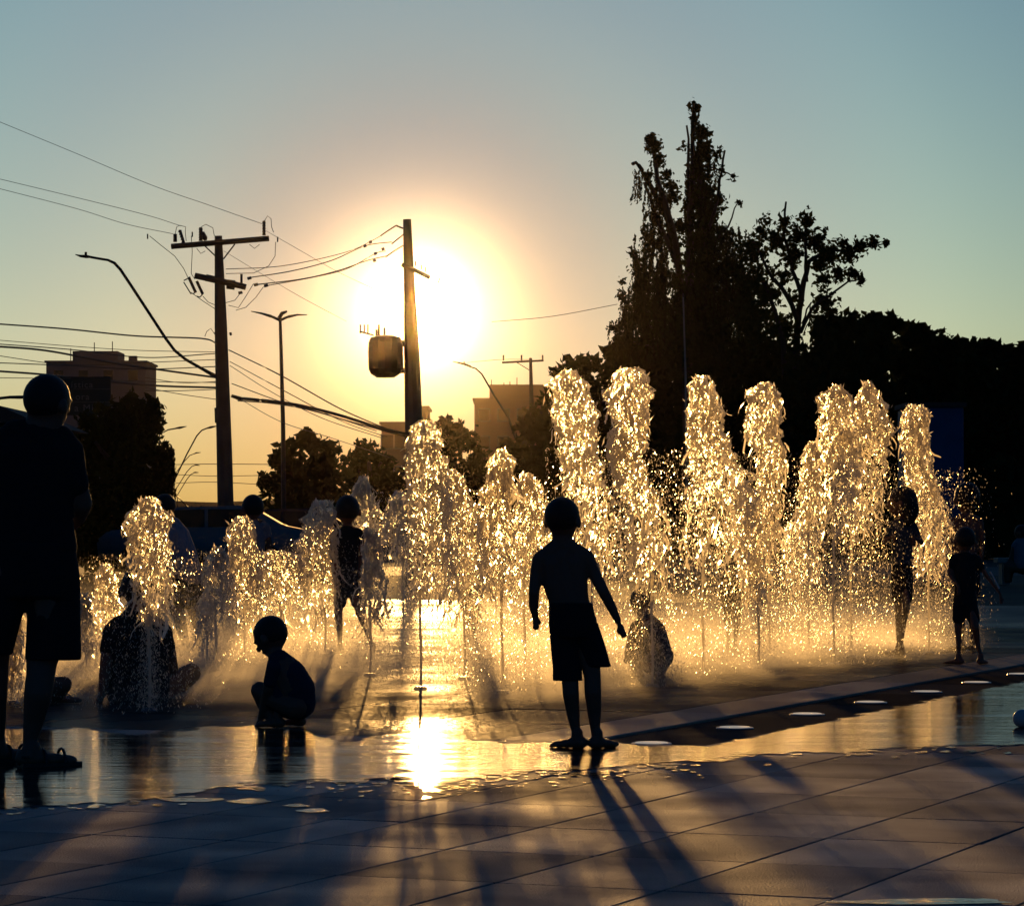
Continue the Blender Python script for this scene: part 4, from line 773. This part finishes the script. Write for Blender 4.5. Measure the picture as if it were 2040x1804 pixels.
def kid(D, label, x, ytop, yfoot, w, yaw, top, bot, arms=0, stride=0, long=False, topname='t_shirt'):
    """a standing child behind the spray; w = shoulder half-width in frame units"""
    h = yfoot - ytop; b = Fig(D, label, x); hr = h * 0.078; Y = lambda f: ytop + h * f
    hf, hh = b.head(x, Y(.085), hr * .95, yaw)
    A = {0: ([(x - w, Y(.22), w * .3), (x - w * 1.2, Y(.34), w * .24), (x - w * 1.1, Y(.46), w * .17)], [(x + w, Y(.22), w * .3), (x + w * 1.25, Y(.34), w * .24), (x + w * 1.1, Y(.46), w * .17)]),
         1: ([(x - w, Y(.22), w * .3), (x - w * 1.7, Y(.33), w * .24), (x - w * .8, Y(.28), w * .18, -.1)], [(x + w, Y(.22), w * .3), (x + w * 1.8, Y(.33), w * .24), (x + w * .9, Y(.29), w * .18, -.1)]),
         2: ([(x - w, Y(.22), w * .3), (x - w * 1.3, Y(.34), w * .24), (x - w * .7, Y(.42), w * .17, -.1)], [(x + w, Y(.22), w * .3), (x + w * 2.0, Y(.36), w * .22), (x + w * 3.1, Y(.48), w * .16)])}[arms]
    hL, hR = A[0][-1], A[1][-1]; s = stride
    segs = [[(x, Y(.15), w * .36), (x, Y(.2), w * .4)], [(x, Y(.2), w * .45), (x - w * .8, Y(.215), w * .32)], [(x, Y(.2), w * .45), (x + w * .8, Y(.215), w * .32)], [(x - w * .35, Y(.27), w * .6), (x - w * .3, Y(.42), w * .52), (x - w * .35, Y(.5), w * .56)], [(x + w * .35, Y(.27), w * .6), (x + w * .3, Y(.42), w * .52), (x + w * .35, Y(.5), w * .56)], A[0], A[1],
            [(x - w * .42, Y(.52), w * .52), (x - w * .4 - s * .3, Y(.72), w * .36), (x - w * .4 - s * .2, Y(.84), w * .28), (x - w * .4 - s * .2, Y(.95), w * .18)], [(x + w * .42, Y(.52), w * .52), (x + w * .4 + s * .6, Y(.72), w * .36, -.1), (x + w * .4 + s * 1.1, Y(.83), w * .28), (x + w * .4 + s * 1.6, Y(.94), w * .18)]]
    b.build('body', segs, M_skin2, 0.011, 0.8, chain(hf, b.hand(hL[0], hL[1] + w * .3, w * .32, 0, hL[3] if len(hL) > 3 else 0), b.hand(hR[0], hR[1] + w * .3, w * .32, 10, hR[3] if len(hR) > 3 else 0), b.foot(x - w * .4 - s * .2, yfoot, .17, .065, 40 + yaw * .3), b.foot(x + w * .4 + s * 1.6, yfoot, .17, .065, -30 + yaw * .3)))
    if long: b.build('hair', [[(x + hr * .3, Y(.07), hr * .9, -.03), (x + hr * .7, Y(.14), hr * .6, -.05), (x + hr * .5, Y(.2), hr * .4, -.05)]], M_hair, 0.011, 1, hh)
    else: b.build('hair', [], M_hair, 0.011, 1, hh)
    if top: b.build(topname, [[(x, Y(.215), w * .6), (x, Y(.3), w * .95), (x, Y(.46), w * .9)], [(x - w * .8, Y(.22), w * .38), (x + w * .8, Y(.22), w * .38)], [A[0][0], tuple(np.array(A[0][0][:3]) * .5 + np.array(A[0][1][:3]) * .5)], [A[1][0], tuple(np.array(A[1][0][:3]) * .5 + np.array(A[1][1][:3]) * .5)]], top, 0.012, 0.8, grow=.006)
    if bot: b.build('shorts', [[(x, Y(.47), w * .9), (x, Y(.53), w * .95)], [(x - w * .42, Y(.53), w * .6), (x - w * .45 - s * .15, Y(.66), w * .52)], [(x + w * .42, Y(.53), w * .6), (x + w * .45 + s * .4, Y(.66), w * .52, -.05)]], bot, 0.012, 0.85, grow=.006)
    return b
kid(depth(1250), 'small child bending behind the person in grey', 402, 1102, 1250, 14, 40, M_navy, M_blk)
kid(depth(1268), 'person in a pale grey top standing behind the low splash', 503, 988, 1268, 27, 30, M_pale, M_blk)
kid(depth(1302), 'dark figure running through the jets below the round trees', 692, 990, 1308, 24, 10, M_blk, M_blk, 0, 26)
kid(depth(1306), 'girl in a grey printed top with elbows raised between the right jets', 1797, 972, 1304, 22, 80, M_print, M_blk, 1, -6, True)
k5 = kid(depth(1324), 'small boy striding with one arm stretched out right of the jets', 1922, 1052, 1324, 23, 10, M_blk, M_blk, 2, 14)
part_tube('toy_wand', [(1973, 1138), (1991, 1172)], depth(1324) - .15, 3, M_unlit, k5.root, 6)
kid(depth(1296), 'shirtless child standing behind the small striding boy', 1926, 964, 1296, 26, 20, None, M_blk)
kid(depth(1306), 'child almost hidden inside the wide curtain of spray', 1458, 1104, 1308, 17, 0, M_blk, M_blk)
kid(depth(1290), 'child hidden behind the pair of golden jets left of the boy', 938, 1130, 1292, 15, 0, M_navy, M_blk)
# squatting child right of the boy
D = depth(1352); b = Fig(D, 'child squatting in the spray just right of the barefoot boy', 1295)
hf, hh = b.head(1278, 1198, 22, 40, .05)
b.build('body', [[(1280, 1215, 12), (1284, 1235, 14)], [(1290, 1250, 28), (1300, 1285, 32), (1302, 1315, 30)], [(1268, 1246, 12, -.05), (1256, 1278, 9), (1250, 1300, 7)], [(1306, 1246, 12), (1322, 1275, 10, .1), (1318, 1300, 8, .2)], [(1300, 1318, 24), (1262, 1300, 17, .1), (1268, 1330, 12, .1), (1274, 1345, 9, .1)], [(1304, 1318, 24), (1326, 1306, 18, .05), (1318, 1330, 12), (1312, 1345, 9)]],
    M_skin2, 0.009, 0.9, chain(hf, b.hand(1248, 1306, 8, -10), b.foot(1274, 1350, .15, .06, 40, .1), b.foot(1312, 1350, .15, .06, -20)))
b.build('hair', [], M_hair, 0.009, 1, hh); b.build('t_shirt', [[(1286, 1238, 20), (1296, 1262, 33), (1304, 1300, 36)], [(1268, 1248, 14, -.05), (1260, 1268, 12)], [(1306, 1248, 14), (1318, 1268, 12, .06)]], M_navy, 0.010, 0.9); b.build('shorts', [[(1304, 1316, 30), (1275, 1306, 22, .08)], [(1304, 1316, 30), (1322, 1308, 22, .05)]], M_blk, .010, .9)
# far person on a bench
D = 60; b = Fig(D, 'distant seated person at the right edge beyond the plaza', 2030)
hf, hh = b.head(2034, 1060, 12, 60)
b.build('body', [[(2034, 1070, 7), (2034, 1080, 8)], [(2034, 1088, 16), (2036, 1115, 17), (2038, 1128, 17)], [(2022, 1086, 7), (2016, 1106, 5), (2010, 1120, 4)], [(2046, 1086, 7), (2052, 1110, 5)], [(2034, 1130, 13), (2008, 1128, 10), (2006, 1145, 7), (2006, 1156, 6)], [(2040, 1130, 13), (2016, 1130, 10, .2), (2014, 1156, 6, .2)]], M_skin2, .02, .9, hf)
b.build('hair', [], M_hair, .02, 1, hh); b.build('t_shirt', [[(2034, 1086, 17), (2037, 1122, 19)], [(2022, 1087, 8), (2046, 1087, 8)]], M_pale, .02, .9)
r = root('bench', (W(2050, 1040, 60.2).x, 60.2, 0), 'low concrete bench under the distant seated person', 'bench'); a, c = W(1985, 1138, 60.2), W(2120, 1138, 60.2)
bm = bmesh.new(); box(bm, ((a.x + c.x) / 2, 60.3, .40), (c.x - a.x, .5, .1), bev=.01); put('seat', bm, M_curb, r)
for x in (a.x + .15, c.x - .15): bm = bmesh.new(); box(bm, (x, 60.3, .15), (.12, .42, .4)); put('leg', bm, M_curb, r)
# pale ball on the wet paving
p = G(2036, 1449); bm = bmesh.new(); ball(bm, p + Vector((0, 0, .05)), .05, 3); tag(put('ball', bm, mat('white_plastic', (.6, .6, .6), .4), smooth=True), 'small white ball lying on the wet paving at the frame edge', 'ball')

# ------------------------------------------------------------------ fountain jets
def watermat(name, hole=True):
    m = bpy.data.materials.new(name); m.use_nodes = True; n, l = m.node_tree.nodes, m.node_tree.links; n.clear()
    o = n.new('ShaderNodeOutputMaterial'); t = n.new('ShaderNodeBsdfTranslucent'); t.inputs[0].default_value = (0.95, 0.90, 0.80, 1)
    rf = n.new('ShaderNodeBsdfRefraction'); rf.inputs['Roughness'].default_value = 0.42; rf.inputs['IOR'].default_value = 1.12; rf.inputs[0].default_value = (1, 0.97, 0.9, 1)
    g = n.new('ShaderNodeBsdfGlossy'); g.inputs['Roughness'].default_value = 0.25; g.inputs[0].default_value = (1, 1, 1, 1)
    m1 = n.new('ShaderNodeMixShader'); m1.inputs[0].default_value = 0.14; l.new(t.outputs[0], m1.inputs[1]); l.new(rf.outputs[0], m1.inputs[2])
    mx = n.new('ShaderNodeMixShader'); mx.inputs[0].default_value = 0.10
    l.new(m1.outputs[0], mx.inputs[1]); l.new(g.outputs[0], mx.inputs[2]); out = mx.outputs[0]
    if hole:
        geo_ = n.new('ShaderNodeNewGeometry'); mp = n.new('ShaderNodeMapping'); mp.inputs['Scale'].default_value = (1, 1, 0.42); l.new(geo_.outputs['Position'], mp.inputs[0])
        def nz(sc, dt):
            q = n.new('ShaderNodeTexNoise'); q.inputs['Scale'].default_value = sc; q.inputs['Detail'].default_value = dt; q.inputs['Roughness'].default_value = 0.6; q.inputs['Distortion'].default_value = 0.8; l.new(mp.outputs[0], q.inputs['Vector']); return q.outputs[0]
        no = nz(26, 3); bp = n.new('ShaderNodeBump'); bp.inputs['Strength'].default_value = 1.0; bp.inputs['Distance'].default_value = 0.06
        l.new(nz(38, 2), bp.inputs['Height'])
        for q in (t, g, rf): l.new(bp.outputs[0], q.inputs['Normal'])
        at = n.new('ShaderNodeAttribute'); at.attribute_name = 'thin'
        mr_ = n.new('ShaderNodeMath'); mr_.operation = 'SUBTRACT'; l.new(no, mr_.inputs[0]); l.new(at.outputs['Fac'], mr_.inputs[1])
        gt = n.new('ShaderNodeMapRange'); gt.inputs[1].default_value = -0.015; gt.inputs[2].default_value = 0.02; l.new(mr_.outputs[0], gt.inputs[0])
        tr = n.new('ShaderNodeBsdfTransparent'); m2 = n.new('ShaderNodeMixShader'); l.new(gt.outputs[0], m2.inputs[0]); l.new(tr.outputs[0], m2.inputs[1]); l.new(out, m2.inputs[2]); out = m2.outputs[0]
    l.new(out, o.inputs[0]); return m
M_col = watermat('foaming_water'); M_drop = watermat('water_drops', False)
def ropes(P0, L, width, wob):
    """curling ribbons of water: each a strip of six bent quads falling from P0"""
    n = len(P0); K = 7; t = np.linspace(0, 1, K)[None, :, None]; L = L[:, None, None]
    d = rng.normal(size=(n, 3)) * 0.35; d[:, 2] = -1; d /= np.linalg.norm(d, axis=1)[:, None]
    ph = rng.uniform(0, 6.28, (n, 1, 3)); fr = rng.uniform(1.0, 2.6, (n, 1, 3))
    path = P0[:, None, :] + d[:, None, :] * t * L + np.sin(ph + fr * t * 3.1) * L * wob
    side = rng.normal(size=(n, 3)); side[:, 2] *= 0.2; side /= np.linalg.norm(side, axis=1)[:, None]
    up = np.cross(side, d); up /= np.linalg.norm(up, axis=1)[:, None]
    tw = rng.uniform(0, 6.28, (n, 1)) + rng.uniform(-3, 3, (n, 1)) * t[0, :, 0][None, :]
    sv = side[:, None, :] * np.cos(tw)[..., None] + up[:, None, :] * np.sin(tw)[..., None]
    wd = (width[:, None] * (0.35 + 0.65 * np.sin(np.pi * (0.08 + 0.88 * t[0, :, 0]))[None, :]) * rng.uniform(0.6, 1.4, (n, K)))[..., None]
    V = np.stack([path - sv * wd, path + sv * wd], 2).reshape(-1, 3)
    i = (np.arange(n)[:, None] * K * 2 + np.arange(K - 1)[None, :] * 2).reshape(-1, 1)
    return npmesh('ropes', V, np.concatenate([i, i + 1, i + 3, i + 2], 1))
M_noz = mat('nozzle_steel', (0.25, 0.25, 0.25), 0.3, metal=1)
def jet(base_y, path, label, stream=None, drops=2600, spread=1.0, dense_=1.0):
    D = depth(base_y); k = D / F; x0 = stream if stream else path[-1][1]
    b0 = W(x0, 1040, D); r = root('water_jet', (b0.x, D, 0), label, 'fountain jet', 'fountain jets')
    ys = [p[0] for p in path]; xs = [p[1] for p in path]; hw = [p[2] for p in path]
    y0, y1 = ys[0], ys[-1]; nr = max(12, int((y1 - y0) * k / 0.022)); ns = 36; V = []; T = []
    seed = random.random() * 100
    for i in range(nr + 1):
        f = i / nr; y = y0 + (y1 - y0) * f; cx = np.interp(y, ys, xs); w = np.interp(y, ys, hw)
        w *= 1 + 0.30 * noise.noise(Vector((y * 0.055, seed, 0))); cx += 0.22 * w * noise.noise(Vector((y * 0.04, seed + 9, 0)))
        c = W(cx, y, D)
        for q in range(ns):
            a = q * 2 * math.pi / ns; d = Vector((math.cos(a), math.sin(a), 0))
            nz = noise.noise(Vector((d.x * 1.6, d.y * 1.6, c.z * 9 + seed))) * 0.42 + noise.noise(Vector((d.x * 5, d.y * 5, c.z * 26 + seed))) * 0.34
            rr = w * k * (1 + nz); V.append((c.x + d.x * rr, c.y + d.y * rr * 0.9, c.z + 0.02 * noise.noise(Vector((a * 3, c.z * 30, seed)))))
            T.append(0.475 + 0.20 * max(0, f - 0.35) / 0.65 + 0.12 * noise.noise(Vector((d.x * 2, d.y * 2, c.z * 5 + seed))))
    V = np.array(V); idx = np.arange(nr * ns).reshape(nr, ns); nx = np.roll(idx, -1, 1)
    Fq = np.stack([idx, nx, nx + ns, idx + ns], -1).reshape(-1, 4)
    me = npmesh('water_column', V, Fq); at = me.attributes.new('thin', 'FLOAT', 'POINT'); at.data.foreach_set('value', np.array(T, dtype=np.float32))
    put('water_column', me, M_col, r)
    # thin rising stream and nozzle
    bm = bmesh.new(); zt = W(xs[-1], y1, D).z + 0.1; px = b0.x
    pts = [Vector((px + 0.004 * math.sin(z * 9), D, z)) for z in np.linspace(0.02, max(0.2, zt), 24)]
    tube(bm, pts, [0.009 + 0.004 * noise.noise(Vector((0, seed, p.z * 12))) for p in pts], 6); put('rising_stream', bm, M_drop, r)
    bm = bmesh.new(); bmesh.ops.create_cone(bm, cap_ends=True, segments=16, radius1=.05, radius2=.035, depth=.02, matrix=Matrix.Translation((b0.x, D, .008))); put('nozzle', bm, M_noz, r)
    # clumps and falling drops
    zt = W(xs[0], y0, D).z; n = int(drops * spread)
    f = 0.1 + 0.9 * rng.uniform(0, 1, n) ** 0.7; z = zt * (1 - f) + rng.normal(size=n) * 0.02
    yy = YH - (z - H) / k; cx = np.interp(yy, ys, xs); w = np.interp(yy, ys, hw)
    wid = w * (0.75 + 1.0 * f) * k
    X = (cx - CX) * k + np.clip(rng.normal(size=n), -1.9, 1.9) * wid * 0.48; Y = D + rng.normal(size=n) * wid * 0.5
    P = np.stack([X, Y, np.clip(z, 0.01, None)], 1)
    tag(put('falling_drops', flakes(P, rng.choice([0.0026, 0.004, 0.007], n, p=[.62, .33, .05]), 2.2, 0.85), M_drop, r), kind='stuff')
    n3 = int(240 * dense_ * (y1 - y0) * k); f = rng.uniform(0, 1, n3) ** 1.1; yy = y0 + (y1 - y0) * f * 0.94; w = np.interp(yy, ys, hw) * k; cx = np.interp(yy, ys, xs); a = rng.uniform(0, 6.28, n3); rr = rng.uniform(0.1, 1.08, n3) ** 0.6
    P = np.stack([(cx - CX) * k + np.cos(a) * w * rr, D + np.sin(a) * w * rr * 0.9, H + (YH - yy) * k], 1)
    tag(put('water_ropes', ropes(P, rng.uniform(0.05, 0.18, n3) * (1 + 0.4 * f), rng.uniform(0.003, 0.012, n3), 0.09), M_drop, r), kind='stuff')
    n2 = int(480 * dense_ * (y1 - y0) * k); f = rng.uniform(0, 1, n2); yy = y0 + (y1 - y0) * f; w = np.interp(yy, ys, hw) * k; cx = np.interp(yy, ys, xs); a = rng.uniform(0, 6.28, n2); rr = rng.normal(1.0, 0.16, n2)
    P = np.stack([(cx - CX) * k + np.cos(a) * w * rr, D + np.sin(a) * w * rr * 0.9, H + (YH - yy) * k], 1)
    tag(put('ragged_edge', flakes(P, rng.choice([0.007, 0.011, 0.018], n2, p=[.5, .38, .12]), 2.1, 0.75), M_drop, r), kind='stuff')
J = [
 (1415, [(990, 300, 8), (1005, 300, 22), (1030, 292, 42), (1060, 290, 38), (1110, 300, 36), (1160, 304, 40), (1205, 305, 34), (1240, 300, 14)], 'nearest jet on the left with a pointed crest in front of the seated man', 298),
 (1330, [(1122, 212, 6), (1140, 210, 16), (1180, 212, 22), (1230, 212, 28), (1290, 206, 26)], 'short pointed jet between the standing and the seated man', None),
 (1352, [(1182, 168, 6), (1200, 170, 10), (1300, 172, 14)], 'thin low jet close to the standing man\'s shorts', None),
 (1400, [(1205, 34, 6), (1240, 30, 14), (1300, 26, 18), (1370, 24, 20)], 'low jet seen between the standing man\'s legs', None),
 (1335, [(1090, 435, 8), (1108, 433, 22), (1160, 432, 24), (1220, 430, 26)], 'small rounded jet right of the person in grey', 430),
 (1322, [(1183, 412, 8), (1210, 412, 16), (1260, 412, 18)], 'lowest little jet beside the small rounded jet', None),
 (1322, [(1028, 482, 10), (1050, 482, 26), (1100, 485, 30), (1160, 490, 34), (1230, 490, 34)], 'mid height jet in front of the person in a pale grey top', 487),
 (1312, [(1096, 548, 10), (1104, 560, 40), (1150, 565, 44), (1220, 560, 40)], 'low wide splash with a flat top between two rounded jets', None),
 (1305, [(996, 642, 14), (1012, 641, 24), (1060, 636, 34), (1100, 635, 36), (1150, 640, 30), (1230, 645, 28)], 'jet with a smooth domed grey crest left of the running figure', 648),
 (1282, [(949, 725, 6), (970, 723, 16), (1010, 728, 24), (1045, 738, 34), (1090, 742, 24)], 'grey pointed jet whose crest breaks into hanging strands', 735),
 (1345, [(1052, 735, 8), (1075, 742, 18), (1130, 742, 20), (1170, 748, 26), (1230, 752, 30)], 'narrow golden jet in front of the grey pointed one', 738),
 (1270, [(978, 797, 8), (998, 795, 22), (1050, 795, 26), (1080, 798, 24), (1112, 803, 8)], 'grey egg shaped jet on a long bare stream', 803),
 (1372, [(838, 848, 12), (856, 848, 30), (900, 842, 32), (950, 850, 38), (1010, 860, 44), (1100, 866, 46), (1200, 868, 44)], 'tall golden jet directly below the transformer pole', 838),
 (1352, [(935, 898, 10), (955, 900, 22), (1000, 912, 32), (1050, 920, 36), (1150, 920, 38), (1230, 920, 36)], 'jet leaning out to the right of the one under the pole', 925),
 (1380, [(895, 997, 8), (915, 996, 22), (960, 994, 27), (1020, 986, 34), (1100, 985, 38), (1190, 988, 38)], 'pointed golden jet left of the barefoot boy\'s head', 1000),
 (1352, [(942, 1048, 8), (962, 1052, 20), (1010, 1064, 32), (1060, 1060, 36), (1150, 1050, 36)], 'shorter jet nestled against the pointed golden one', 1045),
 (1335, [(738, 1135, 14), (762, 1132, 32), (800, 1138, 42), (850, 1150, 42), (900, 1154, 42), (950, 1162, 42), (1000, 1174, 44), (1080, 1184, 46), (1150, 1188, 44)], 'tallest jet rising right above the barefoot boy\'s head', 1180),
 (1367, [(733, 1255, 14), (750, 1256, 36), (785, 1248, 40), (840, 1256, 34), (890, 1248, 34), (940, 1252, 32), (1000, 1278, 38), (1080, 1284, 44), (1170, 1290, 42)], 'tall jet with a bulging head second right of the boy', 1299),
 (1340, [(750, 1400, 14), (770, 1400, 24), (820, 1405, 33), (870, 1410, 36), (920, 1420, 38), (950, 1428, 52), (990, 1430, 66), (1050, 1430, 70), (1130, 1425, 64)], 'tall jet widening into broad shoulders of spray', 1400),
 (1332, [(950, 1468, 8), (990, 1480, 26), (1080, 1494, 30), (1200, 1502, 18)], 'lower jet merged into the right shoulder of the broad one', 1511),
 (1312, [(762, 1525, 12), (785, 1522, 32), (830, 1522, 34), (860, 1512, 34), (900, 1540, 26), (950, 1534, 22), (1030, 1526, 24), (1100, 1530, 22)], 'tall jet with a hollow in its head', 1532),
 (1302, [(879, 1622, 10), (905, 1620, 15), (960, 1614, 20), (1060, 1612, 24)], 'slim shorter jet between the hollow one and the twin jets', 1610),
 (1324, [(768, 1668, 8), (788, 1665, 30), (840, 1668, 34), (880, 1672, 32), (950, 1680, 38), (1060, 1680, 42)], 'left of the twin tall jets that touch each other', 1660),
 (1308, [(760, 1730, 5), (780, 1730, 16), (810, 1730, 34), (845, 1728, 48), (900, 1720, 46), (960, 1716, 42), (1060, 1708, 42)], 'right of the twin tall jets, pointed and opening like a skirt', 1695),
 (1302, [(806, 1825, 16), (826, 1825, 26), (870, 1822, 27), (930, 1830, 24), (980, 1842, 30), (1050, 1855, 38), (1150, 1858, 40)], 'last tall jet on the right beside the girl', 1850),
 (1292, [(1040, 1590, 20), (1080, 1595, 34), (1160, 1595, 36)], 'low far jet filling the gap behind the slim one', None),
 (1296, [(1060, 1120, 20), (1100, 1110, 34), (1190, 1100, 36)], 'low far jet hidden behind the barefoot boy', None)]
for jy, path, lb, stx in J:
    h = (jy - path[0][0]); jet(jy, path, lb, stx, drops=int(500 + 5.5 * h))

# spray: fine drops between and below the jets
n = 90000; pts = []
jx = [(p[1][-1][1], p[0], p[1][0][0]) for p in J]
w = np.array([max(0.2, (q[1] - q[2]) / 400) for q in jx]); w /= w.sum(); pick = rng.choice(len(jx), n, p=w)
jd = np.array([depth(q[1]) for q in jx]); jX = np.array([(q[0] - CX) / F * depth(q[1]) for q in jx]); jz = np.array([W(q[0], q[2], depth(q[1])).z for q in jx])
X = jX[pick] + np.clip(rng.normal(size=n), -1.7, 1.7) * 0.22; Y = jd[pick] + rng.normal(size=n) * 0.7; Z = jz[pick] * 0.74 * (0.06 + 0.94 * rng.uniform(0, 1, n) ** 1.5)
keep = Y > 17.6
tag(put('spray', flakes(np.stack([X, Y, Z + 0.005], 1)[keep], 0.0036, 2.3, 0.85), M_drop), kind='stuff')

# mist hanging over the floor
def mist_mat():
    m = bpy.data.materials.new('mist'); m.use_nodes = True; n_, l = m.node_tree.nodes, m.node_tree.links; n_.clear()
    o = n_.new('ShaderNodeOutputMaterial'); v = n_.new('ShaderNodeVolumePrincipled'); v.inputs['Anisotropy'].default_value = 0.6; v.inputs['Color'].default_value = (1, 0.97, 0.92, 1)
    g_ = n_.new('ShaderNodeNewGeometry'); mp = n_.new('ShaderNodeMapping'); mp.inputs['Scale'].default_value = (1, 0.6, 2.2); no = n_.new('ShaderNodeTexNoise'); no.inputs['Scale'].default_value = 1.3; no.inputs['Detail'].default_value = 3
    l.new(g_.outputs['Position'], mp.inputs[0]); l.new(mp.outputs[0], no.inputs['Vector'])
    sp_ = n_.new('ShaderNodeSeparateXYZ'); l.new(g_.outputs['Position'], sp_.inputs[0])
    def mt(op, a, b=None):
        q = n_.new('ShaderNodeMath'); q.operation = op
        for i, x in enumerate((a, b)):
            if x is None: continue
            if isinstance(x, (int, float)): q.inputs[i].default_value = x
            else: l.new(x, q.inputs[i])
        return q.outputs[0]
    def mrange(src, a, b, c, d):
        q = n_.new('ShaderNodeMapRange'); q.interpolation_type = 'SMOOTHSTEP'; l.new(src, q.inputs[0])
        for i, x in enumerate((a, b, c, d)): q.inputs[i + 1].default_value = x
        return q.outputs[0]
    hgt = mt('EXPONENT', mt('MULTIPLY', sp_.outputs[2], -8.0))
    nz = mrange(no.outputs[0], 0.38, 0.68, 0.15, 1.0)
    # fades toward the rim of the cloud
    yf = mt('MULTIPLY', mrange(sp_.outputs[1], 18.6, 20.8, 0, 1), mrange(sp_.outputs[1], 28.5, 31, 1, 0))
    rel = mt('SUBTRACT', sp_.outputs[0], mt('MULTIPLY', sp_.outputs[1], 0.135))
    xf = mrange(rel, 0.0, 0.5, 1, 0)
    s_ = mt('ADD', mt('MULTIPLY', sp_.outputs[0], BD.x), mt('MULTIPLY', sp_.outputs[1], BD.y))
    sf = mrange(s_, -7.6, -6.5, 1, 0)
    d_ = mt('MULTIPLY', mt('MULTIPLY', mt('MULTIPLY', hgt, nz), mt('MULTIPLY', yf, xf)), mt('MULTIPLY', sf, 1.15))
    l.new(d_, v.inputs['Density']); l.new(v.outputs[0], o.inputs['Volume']); return m
bm = bmesh.new(); box(bm, (0.6, 24.8, 0.425), (9.0, 12.4, 0.83)); mo = tag(put('mist', bm, mist_mat()), kind='stuff')

# ------------------------------------------------------------------ haze
m = bpy.data.materials.new('haze_air'); m.use_nodes = True; n_ = m.node_tree.nodes; n_.clear(); o = n_.new('ShaderNodeOutputMaterial'); v = n_.new('ShaderNodeVolumePrincipled')
v.inputs['Density'].default_value = 4.0e-5; v.inputs['Anisotropy'].default_value = 0.99; v.inputs['Color'].default_value = (0.20, 0.17, 0.135, 1)
m.node_tree.links.new(v.outputs[0], o.inputs['Volume'])
bm = bmesh.new(); box(bm, (0, 375, 23.9), (1820, 1070, 52.2)); tag(put('haze', bm, m), kind='stuff')
